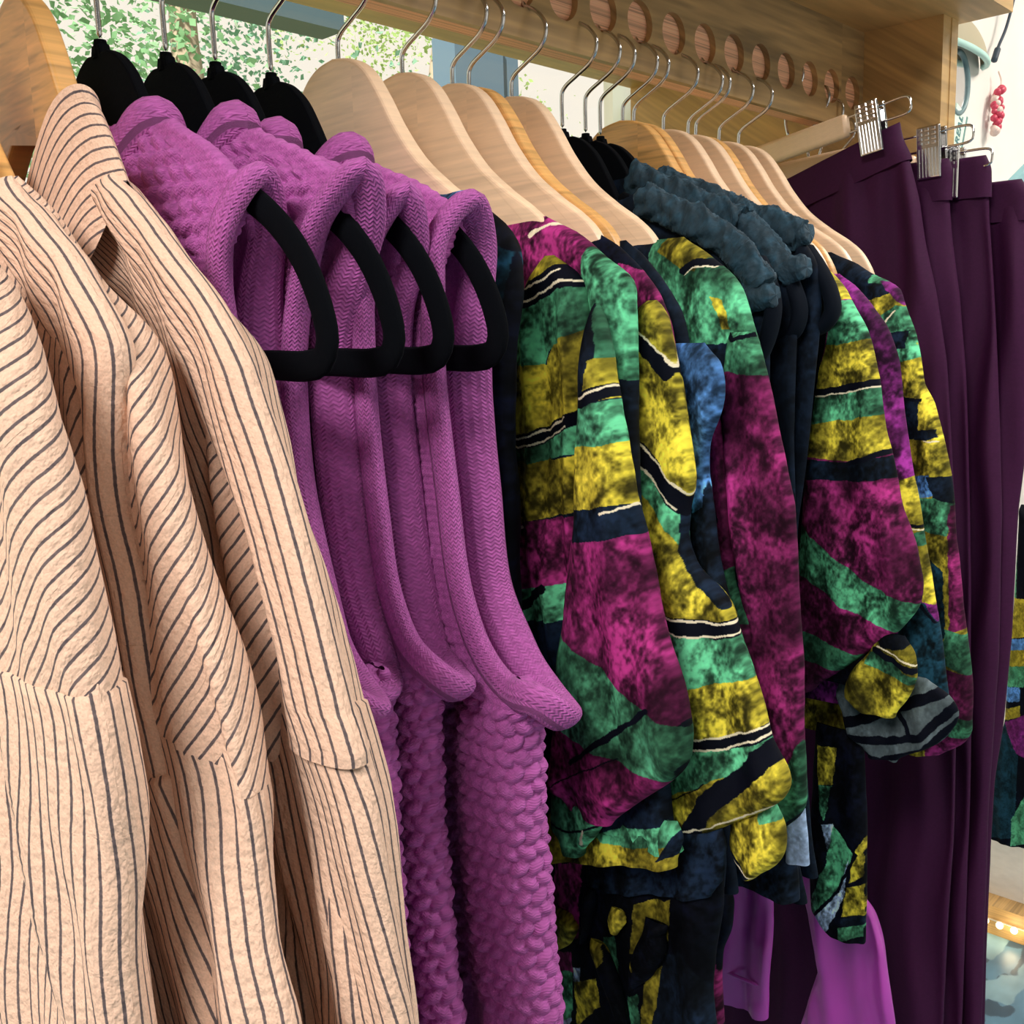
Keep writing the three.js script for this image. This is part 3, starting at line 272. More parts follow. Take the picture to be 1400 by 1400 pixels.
// ------------------------------------------------------------------ rail unit
const HX = (n) => 0.6526 + n * 0.05, HY = 1.7632, HR = 0.0175, BB = 1.724, BT = 1.832;
{ // rail board with a row of round holes
  const s = new THREE.Shape(); const xa = -0.7, xb = 1.179;
  s.moveTo(xa, BB); s.lineTo(xb, BB); s.lineTo(xb, BT); s.lineTo(xa, BT); s.closePath();
  for (let n = -26; n <= 10; n++) { const h = new THREE.Path(); h.absarc(HX(n), HY, HR, 0, Math.PI * 2, true); s.holes.push(h); }
  const g = new THREE.ExtrudeGeometry(s, { depth: 0.006, bevelEnabled: false, curveSegments: 32 }); g.translate(0, 0, -0.006);
  const uv = g.attributes.uv, P = g.attributes.position; for (let i = 0; i < uv.count; i++) uv.setXY(i, P.getX(i) * 1.6 + 0.2, P.getY(i) * 1.6 + P.getZ(i) * 1.6);
  const rack = thing('hanging_rail_unit', 'pale wooden rail unit with a row of round hook holes under a shelf', 'clothes rack');
  part('rail_board', g, boardMat, rack, 'pale wooden board drilled with round holes');
  // back batten seen through the holes
  part('back_board', box(xa, xb, BB, BT, -0.022, -0.0062), rimMat, rack, 'pinkish wooden strip seen through the holes');
  const scaleUv = (g2, k = 1.3) => { const u = g2.attributes.uv, q = g2.attributes.position; for (let i = 0; i < u.count; i++) u.setXY(i, (q.getX(i) + q.getZ(i)) * k, q.getY(i) * k + q.getZ(i) * 0.9); return g2; };
  part('end_panel', scaleUv(box(1.179, 1.2, 0.0, BT, -0.33, 0.089)), panelMat, rack, 'plain wooden end panel');
  part('shelf', scaleUv(box(xa, 1.232, BT, BT + 0.026, -0.33, 0.142)), panelMat, rack);
  part('end_post', scaleUv(box(1.2, 1.218, 0, BT, 0.06, 0.09)), panelMat, rack);
}

// ------------------------------------------------------------------ hangers
const hookPts = (yN) => [[0, HY - HR + 0.0075, -0.0055], [0, HY - HR + 0.005, -0.005], [0, HY - HR + 0.0028, -0.003], [0, HY - HR + 0.0010, 0.001], [0, HY - HR - 0.004, 0.009], [0, HY - HR - 0.014, 0.0165], [0, HY - HR - 0.023, 0.0155], [0, HY - HR - 0.030, 0.0095], [0, HY - HR - 0.037, -0.004], [0, HY - HR - 0.043, -0.016], [0, HY - HR - 0.047, -0.0198], [0, HY - HR - 0.052, -0.0205], [0, yN - 0.012, -0.0205]];
const hookGeo = sweep(hookPts(1.683), 0.0016, 0.0016, { seg: 60, rad: 8, hint: [1, 0, 0] });
// contoured wooden coat hanger, both arms in one piece
const upper = [[0, 1.684], [0.018, 1.6805], [0.032, 1.671], [0.045, 1.654], [0.058, 1.634], [0.076, 1.6125], [0.098, 1.595], [0.118, 1.5815], [0.131, 1.570], [0.14, 1.556], [0.144, 1.546]];
function woodHangerGeo() {
  const s = new THREE.Shape(), U = (m) => upper.map(([a, y]) => new THREE.Vector2(m * a - 0.0205, y));
  const lowR = [[0.141, 1.539], [0.134, 1.537], [0.115, 1.551], [0.092, 1.570], [0.065, 1.586], [0.045, 1.602], [0.02, 1.616], [0, 1.62]];
  const r = U(1), l = U(-1).reverse();
  s.moveTo(r[0].x, r[0].y); s.splineThru(r.slice(1)); s.splineThru(lowR.map(([a, y]) => new THREE.Vector2(a - 0.0205, y)));
  s.splineThru(lowR.slice(0, -1).reverse().map(([a, y]) => new THREE.Vector2(-a - 0.0205, y))); s.splineThru(l); s.closePath();
  const g = new THREE.ExtrudeGeometry(s, { depth: 0.0075, bevelEnabled: true, bevelThickness: 0.0025, bevelSize: 0.0025, bevelSegments: 3, curveSegments: 14 });
  g.translate(0, 0, -0.00375); g.rotateY(-Math.PI / 2); // x of the shape becomes z
  const P = g.attributes.position, uv = g.attributes.uv; for (let i = 0; i < P.count; i++) { const z = P.getZ(i), q = Math.abs(z + 0.0205); P.setX(i, P.getX(i) * (1 - 0.45 * sst(0.07, 0.16, q))); uv.setXY(i, z, P.getY(i)); }
  g.computeVertexNormals(); return g;
}
const woodGeo = woodHangerGeo();
const smallGeo = woodGeo.clone(); { const P = smallGeo.attributes.position; for (let i = 0; i < P.count; i++) { const q = P.getZ(i) + 0.0205; P.setZ(i, -0.0205 + q * 0.8); P.setY(i, P.getY(i) - 0.16 * Math.abs(q)); } smallGeo.computeVertexNormals(); }
function woodHanger(x, mat, label, { dy = 0, turn = 0, dz = 0, group, geo = woodGeo } = {}) {
  const t = thing('wooden_hanger', label, 'hanger', group); t.position.set(x, dy, dz); t.rotation.y = turn;
  part('hook', hookGeo, steel, t, 'thin steel hook'); part('arms', geo, mat, t); return t;
}
// flocked hanger: domed shoulders, bar and rounded lower corners
function flockGeo() {
  const dome = new THREE.Shape(); dome.moveTo(-0.0035, 1.666); dome.lineTo(-0.005, 1.661); 
  const rs = [[0.012, 1.661], [0.022, 1.6565], [0.033, 1.647], [0.042, 1.634], [0.052, 1.616], [0.058, 1.60]];
  dome.splineThru(rs.map(([a, y]) => new THREE.Vector2(-a, y))); dome.lineTo(-0.045, 1.596);
  dome.splineThru([new THREE.Vector2(-0.03, 1.608), new THREE.Vector2(0, 1.613), new THREE.Vector2(0.03, 1.608), new THREE.Vector2(0.045, 1.596)]); dome.lineTo(0.06, 1.598);
  dome.splineThru(rs.slice(0, -1).reverse().map(([a, y]) => new THREE.Vector2(a, y))); dome.lineTo(0.005, 1.661); dome.lineTo(0.0035, 1.666); dome.closePath();
  const g = new THREE.ExtrudeGeometry(dome, { depth: 0.004, bevelEnabled: true, bevelThickness: 0.0015, bevelSize: 0.0015, bevelSegments: 2 }); g.translate(0, 0, -0.002); g.rotateY(-Math.PI / 2); g.translate(0, 0, -0.0205);
  const loop = [[0, 1.609, 0.034], [0, 1.596, 0.062], [0, 1.580, 0.098], [0, 1.560, 0.134], [0, 1.540, 0.155], [0, 1.516, 0.168], [0, 1.502, 0.1705], [0, 1.494, 0.166], [0, 1.4915, 0.155], [0, 1.492, 0.12], [0, 1.492, -0.0205]];
  const mir = loop.slice(0, -1).reverse().map(([x, y, z]) => [x, y, -0.041 - z]);
  return { g, ring: sweep(loop.concat(mir), 0.0072, 0.0036, { seg: 150, rad: 10, hint: [1, 0, 0] }), nub: new THREE.CylinderGeometry(0.0034, 0.0048, 0.010, 14).translate(0, 1.665, -0.0205) };
}
const flock = flockGeo(), flockArm = merge([flock.g, flock.ring]);
function flockHanger(x, label, { dy = 0, turn = 0, group } = {}) {
  const t = thing('flocked_hanger', label, 'hanger', group); t.position.set(x, dy, 0); t.rotation.y = turn;
  part('hook', hookGeo, steel, t, 'thin steel hook'); part('frame', flockArm, flockMat, t); part('nub', flock.nub, flockMat, t); return t;
}

// ------------------------------------------------------------------ striped seersucker dresses
const sfold = (a = 0.004) => [[a, 0.075, 0.35, 0.4, 0.06], [a * 0.6, 0.034, 0.22, 1.3, 0.1]];
// folded stand collar around the neck opening: rises inside, turns over at the top and falls outside
function collarGeo(x, zt, zh, yt, yh0, yh1, rx = 0.019) {
  const nt = 96, ns = 40, pos = [], uv = [], idx = [], zc = -0.02;
  for (let i = 0; i <= nt; i++) { const th = i / nt * 2 * Math.PI, c = Math.cos(th), s = Math.sin(th), yh = lerp(yh0, yh1 - 0.035, Math.pow(Math.abs(s), 1.3)), yTop = yt - (s > 0 ? 0.072 : 0.03) * Math.pow(Math.abs(s), s > 0 ? 5.5 : 2) + 0.0015 * Math.sin(th * 5); let arc = 0, pr = null;
    for (let k = 0; k <= ns; k++) { const q = k / ns; let r, y; // r: 0 at the top rim, 1 at the hem
      if (q < 0.2) { r = -0.12; y = lerp(yTop - 0.04, yTop - 0.007, q / 0.2); } else if (q < 0.45) { const a = (q - 0.2) / 0.25 * Math.PI; r = -0.12 * Math.cos(a) * 0.5 - 0.06 + 0.06; y = yTop - 0.007 + 0.007 * Math.sin(a); r = lerp(-0.12, 0.12, (1 - Math.cos(a)) / 2); } else { const w = (q - 0.45) / 0.55; r = 0.12 + 0.88 * Math.pow(w, 0.85); y = lerp(yTop - 0.007, yh, w); }
      const rz = lerp(zt - zc, zh - zc, r), rr = lerp(rx, rx * 1.5, r) + 0.0015 * Math.sin(th * 7 + y * 60), px = x - rr * s, pz = zc + rz * Math.sign(c) * Math.pow(Math.abs(c), 0.8);
      const p = [px, y, pz]; if (pr) arc += Math.hypot(p[0] - pr[0], p[1] - pr[1], p[2] - pr[2]); pr = p; pos.push(...p); uv.push(arc / SU, th * 0.06 / SU); } }
  for (let i = 0; i < nt; i++) for (let k = 0; k < ns; k++) { const a = i * (ns + 1) + k, b = a + ns + 1; idx.push(a, a + 1, b, b, a + 1, b + 1); }
  const g = new THREE.BufferGeometry(); g.setAttribute('position', new THREE.Float32BufferAttribute(pos, 3)); g.setAttribute('uv', new THREE.Float32BufferAttribute(uv, 2)); g.setIndex(idx); g.computeVertexNormals(); return g;
}
function dress(label) { return thing('striped_dress', label, 'dress', 'peach striped dresses'); }
{ const t = dress('peach striped dress with wide diagonal sleeve, outermost in front of the other striped dresses');
  part('sleeve', cloth(D.s1, { T: 0.012, folds: sfold(0.003), endT: 0.85, hem: 0.35, uv: stripeDir(38), rows: 130, cols: 60 }), stripeMat, t);
  part('skirt', cloth(D.s1k, { T: 0.0115, topR: 0.002, folds: [[0.003, 0.075, 0.35, 0.4], [0.0018, 0.034, 0.22, 1.3], [0.003, 0.05, 0.02, 0.6, 0.1]], uv: stripeFall(0), rows: 120, cols: 60 }), stripeMat, t);
  part('collar', collarGeo(0.14, 0.04, 0.075, 1.636, 1.59, 1.555, 0.013), stripeMat, t, 'high folded collar with level stripes'); }
{ const t = dress('peach striped dress with a pale shoulder strip, between the other two striped dresses');
  part('bodice', cloth(D.s2, { T: 0.011, folds: sfold(0.005), endT: 0.85, hem: -0.1, uv: stripeDir(56), rows: 140, cols: 70 }), stripeMat, t);
  part('shoulder_strip', cloth(D.s2band, { T: 0.009, folds: [[0.001, 0.03, 0.2, 0]], crumple: 0.001, uv: stripeEdge(0, 0.9), rows: 130, cols: 24 }), stripeMat, t, 'pale strip with lengthwise stripes');
  part('skirt', cloth(D.s2k, { T: 0.0105, topR: 0.004, folds: [[0.005, 0.075, 0.35, 0.4], [0.003, 0.034, 0.22, 1.3], [0.003, 0.05, 0.02, 0.6, 0.1]], uv: stripeFall(0.02), rows: 120, cols: 60 }), stripeMat, t);
  part('hanging_sleeve', cloth(D.s2cuff, { T: 0.009, topR: 0.003, folds: [[0.001, 0.03, 0.2, 0], [0.003, 0.04, 0.3, 1, 0.1]], uv: stripeFall(-0.25), rows: 80, cols: 24 }), stripeMat, t);
  part('collar', collarGeo(0.187, 0.035, 0.062, 1.618, 1.585, 1.55, 0.013), stripeMat, t, 'high folded collar with level stripes'); }
{ const t = dress('peach striped dress with high folded collar, next to the purple vests');
  part('bodice', cloth(D.s3, { T: 0.012, topR: 0.006, folds: sfold(0.005), endT: 0.85, uv: stripeFall(0.1, 1.5), rows: 140, cols: 70 }), stripeMat, t);
  part('shoulder_strip', cloth(D.s3band, { T: 0.009, folds: [[0.001, 0.035, 0.25, 0]], crumple: 0.001, uv: stripeEdge(0, 0.9), rows: 140, cols: 28 }), stripeMat, t, 'pale strip with lengthwise stripes');
  part('sleeve', cloth(D.s3fold, { T: 0.009, folds: [[0.005, 0.04, 0.3, 2]], uv: stripeDir(54), rows: 120, cols: 32 }), stripeMat, t);
  part('skirt', cloth(D.s3k, { T: 0.0105, topR: 0.004, folds: [[0.005, 0.075, 0.35, 0.4], [0.003, 0.034, 0.22, 1.3], [0.003, 0.05, 0.02, 0.6, 0.1]], uv: stripeFall(0.05), rows: 120, cols: 60 }), stripeMat, t);
  part('hanging_sleeve', cloth(D.s3cuff, { T: 0.009, topR: 0.003, folds: [[0.001, 0.035, 0.25, 0], [0.004, 0.045, 0.25, 0.5, 0.1]], uv: stripeFall(-0.15), rows: 90, cols: 28 }), stripeMat, t);
  part('collar', collarGeo(0.229, 0.072, 0.101, 1.621, 1.576, 1.535, 0.016), stripeMat, t, 'high folded collar with level stripes'); }
woodHanger(0.142, hangerMats[1], 'honey wooden hanger inside the outermost striped dress', { geo: smallGeo });
woodHanger(0.192, hangerMats[1], 'honey wooden hanger inside the middle striped dress', { geo: smallGeo });
woodHanger(0.241, hangerMats[1], 'honey wooden hanger inside the high collared striped dress', { geo: smallGeo });

// ------------------------------------------------------------------ purple knitted vests
const basket = (z, y) => { const p = 0.0104, q = 0.0092, r = Math.floor(y / q), a = z / p + (r & 1) * 0.5 + 0.12 * (hash(r, 3) - 0.5), c = Math.floor(a), fa = a - c - 0.5, fb = y / q - r - 0.5, sg = (r & 1) ? 1 : -1, u = fa * 0.78 + sg * fb * 0.62, v = -sg * fa * 0.62 + fb * 0.78, e = Math.sqrt(u * u * 2.3 + v * v * 6.5); return 0.0039 * Math.pow(clamp(1 - e, 0, 1), 0.48) * (0.8 + 0.4 * hash(c, r, 5)); };
function vestKnit(z0, y, zr, zl, arc) { const d = zr - z0, z = zr - arc; return 1.3 * basket(z, y) * sst(0.012, 0.024, d) + 0.0011 * (0.5 + 0.5 * Math.sin(y * 2 * Math.PI / 0.0042)) * (1 - sst(0.012, 0.024, d)); }
function vest(d, label) {
  const t = thing('knitted_vest', label, 'vest', 'purple knitted vests'), g = d.g, [a, b] = [d.ridge[0], d.ridge[2]];
  const ridgeY = (z) => { const s = z > -0.02 ? z : -0.04 - z; return s < d.ridge[1][0] ? lerp(a[1], d.ridge[1][1], (s - a[0]) / (d.ridge[1][0] - a[0])) : lerp(d.ridge[1][1], b[1], (s - d.ridge[1][0]) / (b[0] - d.ridge[1][0])); };
  const off = (sg) => (z, y) => sg * g * sst(-0.002, 0.045, ridgeY(z) - y) * 0.9;
  const ua = d.R[0][1]; d.ridge[0] = [d.ridge[0][0], d.ridge[0][1] - 0.005];
  part('front_panel', cloth({ x: d.x, R: d.ridge.concat(d.near.slice(0, -1)) }, { T: 0.004, topR: 0.006, xoff: off(-1), knit: vestKnit, rows: 240, cols: 170, focus: 0.55, y0: ua - 0.01, crumple: 0.001 }), woolKnitMat, t, 'basket weave knit');
  part('back_panel', cloth({ x: d.x, R: d.ridge.concat(d.far.slice(0, -1)) }, { T: 0.004, topR: 0.006, xoff: off(1), knit: vestKnit, rows: 140, cols: 70, y0: ua - 0.01, crumple: 0.001 }), woolKnitMat, t);
  part('body', cloth({ x: d.x, R: d.R }, { T: g * 0.3, bulb: [0.045, g * 1.1], topR: 0.015, knit: (z, y, zr, zl, arc) => basket(0.2 - arc, y) * sst(1.108, 1.122, y) + 0.0012 * (0.5 + 0.5 * Math.sin(arc * 2 * Math.PI / 0.006)) * (1 - sst(1.108, 1.122, y)), rows: 260, cols: 150, focus: 0.42, crumple: 0.002, folds: [[0.002, 0.09, 0.1, d.x * 90]] }), woolKnitMat, t, 'basket weave knit over a ribbed hem');
  const loop = []; const tip = [d.x, b[1] + 0.004, b[0] + 0.006]; loop.push(tip);
  for (const p of d.near) loop.push([d.x - g, p[1], p[0]]);
  const e1 = d.near[d.near.length - 1], e2 = d.far[d.far.length - 1]; loop.push([d.x, Math.min(e1[1], e2[1]) - 0.004, Math.max(e1[0], e2[0]) + 0.004]);
  for (const p of d.far.slice().reverse()) loop.push([d.x + g, p[1], p[0]]);
  part('armhole_edge', sweep(loop, 0.0062, 0.0095, { seg: 220, rad: 16, closed: true, carry: [0, 0.3, 1], wide: (q) => 1 + 0.1 * sst(0.05, 0.12, q) * (1 - sst(0.9, 0.98, q)) + 0.3 * sst(0.55, 0.62, q) * (1 - sst(0.84, 0.93, q)) }), woolMat, t, 'thick rolled knit edge');
  part('armhole_edge', sweep(loop.map(([x, y, z]) => [x, y, -0.041 - z]), 0.0072, 0.0105, { seg: 160, rad: 12, closed: true, carry: [0, 0.3, -1] }), woolMat, t, 'thick rolled knit edge');
  const cz = d.coll[0], cy = d.coll[1], ring = []; for (let k = 0; k < 56; k++) { const q = 2 * Math.PI * k / 56, c = Math.cos(q), s = Math.sin(q); ring.push([d.x + (g + 0.004) * s, cy - 0.003 - 0.045 * s * s, -0.0205 + (cz + 0.0265) * c]); }
  part('collar', sweep(ring, 0.0115, 0.0125, { seg: 200, rad: 20, closed: true, hint: [0, 1, 0] }), woolMat, t, 'rolled ribbed collar');
}
vest(D.v1, 'purple cable knit vest beside the high collared striped dress');
vest(D.v2, 'purple cable knit vest, second from the striped dresses, its armhole wide open');
vest(D.v3, 'purple cable knit vest, third from the striped dresses, squeezed between two vests');
vest(D.v4, 'purple cable knit vest beside the velvet jackets, its long body in full view');
flockHanger(D.v1.x, 'black flocked hanger inside the vest beside the striped dress');
flockHanger(D.v2.x, 'black flocked hanger inside the second vest from the striped dresses');
flockHanger(D.v3.x, 'black flocked hanger inside the third vest from the striped dresses');
flockHanger(D.v4.x, 'black flocked hanger inside the vest beside the velvet jackets');

// ------------------------------------------------------------------ velvet jackets
const vf = (a, w = 0.06, sl = 0.2, ph = 0) => [[a, w, sl, ph, 0.05], [a * 0.5, w * 0.45, sl * 0.5, ph + 1.2, 0.05]];
function vpart(name, key, parent, o = {}, label) { const v = velvet(D[key], o.tex); return part(name, cloth(D[key], { uv: v.uv, folds: vf(0.003, 0.05, 0.15, D[key].x * 50), crumple: 0.003, ...o }), v.mat, parent, label); }
{ const t = thing('velvet_blouse', 'black velvet blouse with pale blue collar beside the last purple vest', 'blouse');
  vpart('body', 'g0', t, { T: 0.012 }); }
{ const t = thing('velvet_jacket', 'velvet patchwork jacket with magenta collar and a long sleeve of magenta and green', 'jacket');
  vpart('body', 'g2body', t, { T: 0.012 }); vpart('front_panel', 'g2front', t, { T: 0.010, folds: vf(0.004, 0.035, 0.1, 1) }, 'olive and green patches between black piping');
  vpart('sleeve', 'g2sleeve', t, { T: 0.014, topR: 0.06, folds: vf(0.003, 0.06, 0.3, 2), endT: 0.6 }, 'magenta sleeve with a green diagonal band'); vpart('cuff', 'g2cuff', t, { T: 0.008 }); vpart('hem', 'g2hem', t, { T: 0.006, hem: 0.3 }, 'yellow and green hem'); }
{ const t = thing('velvet_jacket', 'velvet patchwork jacket with yellow sleeve crossed by black piped bands', 'jacket');
  vpart('body', 'g3body', t, { T: 0.006, folds: vf(0.0012) }); vpart('sleeve', 'g3sleeve', t, { T: 0.014, folds: vf(0.004, 0.07, 0.25, 0.5), endT: 0.6, rows: 150 }, 'yellow sleeve with black piped bands'); vpart('cuff', 'g3cuff', t, { T: 0.010 }, 'yellow turned cuff'); vpart('hem_band', 'g3band', t, { T: 0.006, hem: 0.3 }, 'black velvet hem band'); }
{ const t = thing('velvet_jacket', 'dark navy velvet jacket with a pale blue sleeve head', 'jacket');
  vpart('body', 'g3b', t, { T: 0.006, folds: vf(0.0012), tex: { crush: 0.5 } }); vpart('sleeve', 'g3bsleeve', t, { T: 0.009 }, 'pale blue sleeve head'); }
{ const t = thing('velvet_jacket', 'velvet jacket with yellow collar, green shoulder and plain magenta sleeve', 'jacket');
  vpart('body', 'g5body', t, { T: 0.012 }); vpart('sleeve', 'g5sleeve', t, { T: 0.012, endT: 0.6 }, 'magenta sleeve'); vpart('front_edge', 'g5under', t, { T: 0.006 }); vpart('lining', 'g5lining', t, { T: 0.006, tex: { crush: 0.4 } }, 'pale blue lining'); }
woodHanger(0.4455, hangerMats[0], 'pale wooden hanger directly behind the last black hanger of the vests');
woodHanger(0.501, hangerMats[0], 'pale wooden hanger holding the magenta collared jacket');
woodHanger(0.549, hangerMats[0], 'pale wooden hanger holding the yellow sleeved jacket');
woodHanger(0.566, hangerMats[1], 'honey wooden hanger holding the dark navy jacket');
woodHanger(0.612, hangerMats[0], 'pale wooden hanger holding the yellow collared jacket');

// ------------------------------------------------------------------ ruffled teal tops on black hangers
const tealTex = dataTex(256, 256, (u, v) => { const a = 0.55 + 0.9 * fbm(u * 20, v * 20, 4, 77); return [26 * a, 56 * a, 72 * a]; });
const tealMat = phys({ map: rep(tealTex, 8), roughness: 0.85, sheen: 0.8, sheenRoughness: 0.5, sheenColor: new THREE.Color(0.14, 0.24, 0.32), bumpMap: rep(velvetBump, 10), bumpScale: 0.0022 });
const rimDark = phys({ color: '#080e18', roughness: 0.85, specularIntensity: 0.15, sheen: 0.5, sheenColor: new THREE.Color(0.02, 0.04, 0.06) });
const to3 = (k, dx = 0) => D[k].c.map(([z, y]) => [D[k].x + dx, y, z]);
function ruffleTop(key, n, label) {
  const t = thing('ruffled_top', label, 'top', 'teal ruffled velvet tops');
  vpart('body', key, t, { T: 0.006, folds: vf(0.0012), crumple: 0.001, tex: { crush: 0.6 } });
  part('armhole_edge', sweep(to3('rim' + n, 0.005), 0.0055, 0.009, { seg: 60, hint: [1, 0, 0] }), rimDark, t, 'dark bound edge');
  part('strap_ruffle', rough(sweep(to3('band' + n, -0.006), 0.0125, 0.0085, { seg: 260, rad: 28, hint: [1, 0, 0], taper: (q) => 0.95 + 0.04 * Math.sin(q * 34) + 0.04 * Math.sin(q * 17 + 1) }), 0.0042, 130, n), tealMat, t, 'gathered ruffle');
  part('ruffle_end', rough(sweep(to3('ruf' + n, -0.004), 0.0095, 0.011, { seg: 80, rad: 24, hint: [1, 0, 0], taper: (q) => 0.6 + 0.4 * Math.sqrt(Math.min(1, (1 - q) * 5 + 0.02)) }), 0.0025, 140), tealMat, t, 'curled ruffle end');
  if (n === 2) part('strap_ruffle', rough(sweep(to3('band2b', -0.004), 0.010, 0.010, { seg: 120, rad: 24, hint: [1, 0, 0] }), 0.004, 130), tealMat, t, 'gathered ruffle');
}
ruffleTop('r1', 1, 'teal ruffled top next to the yellow collared jacket');
ruffleTop('r2', 2, 'teal ruffled top between the two other ruffled tops');
ruffleTop('r3', 3, 'teal ruffled top next to the honey wooden hangers');
flockHanger(0.672, 'black flocked hanger of the ruffled top next to the yellow collared jacket', {});
flockHanger(0.702, 'black flocked hanger of the ruffled top between its two neighbours', {});
flockHanger(0.722, 'black flocked hanger of the ruffled top next to the honey hangers', {});

// ------------------------------------------------------------------ second velvet group
{ const t = thing('velvet_jacket', 'velvet jacket with short striped sleeve, green bands across magenta and sheer grey lining', 'jacket');
  vpart('body', 'g6body', t, { T: 0.012 }); vpart('sleeve', 'g6sleeve', t, { T: 0.015, endT: 0.7 }, 'striped sleeve with green bands across magenta'); vpart('cuff', 'g6cuff', t, { T: 0.008 }, 'yellow turned cuff');
  vpart('lining', 'g6lining', t, { T: 0.006, tex: { crush: 0.4 } }, 'sheer grey lining edged in black'); vpart('tie_panel', 'g6skirt', t, { T: 0.008 }, 'black panel with green and yellow tie ends'); }
{ const t = thing('velvet_jacket', 'velvet jacket showing a narrow strip of violet shoulder and yellow front', 'jacket'); vpart('body', 'g7', t, { T: 0.014 }); }
{ const t = thing('velvet_jacket', 'velvet patchwork jacket beside the dark trousers, olive front with magenta cuff', 'jacket'); vpart('body', 'g8', t, { T: 0.016 }); }
{ const xs = [[0.7535, 1], [0.77, 1], [0.815, 0], [0.855, 0], [0.868, 1], [0.909, 0], [0.945, 0]];
  const ls = ['honey wooden hanger directly behind the black hangers of the ruffled tops', 'honey wooden hanger, second behind the ruffled tops', 'wooden hanger, third behind the ruffled tops', 'wooden hanger, fourth behind the ruffled tops', 'honey wooden hanger, fifth behind the ruffled tops', 'wooden hanger, sixth behind the ruffled tops', 'wooden hanger directly in front of the trouser hangers'];
  xs.forEach(([x, m], i) => woodHanger(x, hangerMats[m], ls[i])); }
{ const litPlumMat = phys({ map: dataTex(128, 128, (u, v) => { const a = 0.95 + 0.1 * fbm(u * 30, v * 30, 3, 4); return [168 * a, 62 * a, 166 * a]; }), roughness: 0.38, sheen: 0.6, sheenColor: new THREE.Color(0.4, 0.22, 0.4), sheenRoughness: 0.4 });  // bright violet stands in for a pool of light on plum trousers
  const t = thing('lit_plum_legs', 'bright violet legs coloured as a pool of light on plum trousers, beneath the velvet jackets', 'trousers');
  part('leg', cloth(D.litLeg1, { T: 0.010, topR: 0.03, folds: [[0.006, 0.06, 0.05, 1.2], [0.002, 0.02, 0.05, 0]], crumple: 0.003 }), litPlumMat, t); part('leg', cloth(D.litLeg, { T: 0.014, topR: 0.03, folds: [[0.008, 0.09, 0.15, 1.2], [0.003, 0.03, 0.1, 0]], crumple: 0.003 }), litPlumMat, t);
  part('hem_seam', sweep([0, 1, 2, 3, 4, 5].map((k) => [0.789 + 0.001 * (k & 1), 0.889, -0.04 + k * 0.028]), 0.002, 0.0015, { seg: 40, rad: 8, hint: [1, 0, 0] }), litPlumMat, t); }
{ const t = thing('velvet_skirt', 'black patchwork velvet skirt with knotted ties below the magenta collared jacket', 'skirt');
  vpart('panel', 'skirt2', t, { T: 0.012 });
  for (const k of ['tie1', 'tie2', 'tie3', 'tie4', 'tie5']) vpart('tie', k, t, { T: 0.007, rows: 40, cols: 20, topR: 0.008, endT: 0.4 }, 'knotted velvet tie'); }
{ const t = thing('velvet_skirt', 'black velvet skirt with magenta edge beside the violet legs coloured as a pool of light', 'skirt'); vpart('panel', 'skirt3', t, { T: 0.012 }); }

// ------------------------------------------------------------------ dark plum trousers on clip hangers
const plumTex = dataTex(256, 256, (u, v) => { const a = 0.92 + 0.16 * fbm(u * 60, v * 60, 3, 6); return [58 * a, 20 * a, 54 * a]; });
const plumMat = phys({ map: rep(plumTex, 10), roughness: 0.7, specularIntensity: 0.25 });
function trousers(key, label, o = {}) {
  const t = thing('dress_trousers', label, 'trousers', 'dark plum trousers'), d = D[key], top = d.R[0][1], bandH = 0.042;
  const cut = edgeAt(d.R, 0.002);
  part('legs', cloth(d, { T: 0.0085, folds: [[0.0075, 0.075, 0.01, o.ph ?? 0, 0.1], [0.0025, 0.032, 0.0, 1, 0.06]], crumple: 0.001, rows: 140, cols: 60, topR: 0.006, tilt: o.tilt }), plumMat, t);
  const pts = []; for (let k = 0; k <= 4; k++) { const y = top + 0.002 - k * bandH / 4; pts.push([cut(Math.min(y, top)) + 0.003, y]); }
  part('waistband', cloth({ x: d.x, R: pts }, { T: 0.0105, topR: 0.004, rows: 24, cols: 50, crumple: 0.001, tilt: o.tilt }), plumMat, t);
  return t;
}
trousers('p1', 'dark plum trousers with slanted waistband, next to the velvet jackets', { ph: 0.3, tilt: [0.33, 0.07, 0.4, 1.709] });
trousers('p2', 'dark plum trousers, second from the velvet jackets, held by a ribbed clip', { ph: 0.7 });
trousers('p3', 'dark plum trousers, third from the velvet jackets, against the end panel', { ph: 1.1 });
trousers('p4', 'dark plum trousers farthest from the velvet jackets, overlapping the bright wall', { ph: 1.5 });
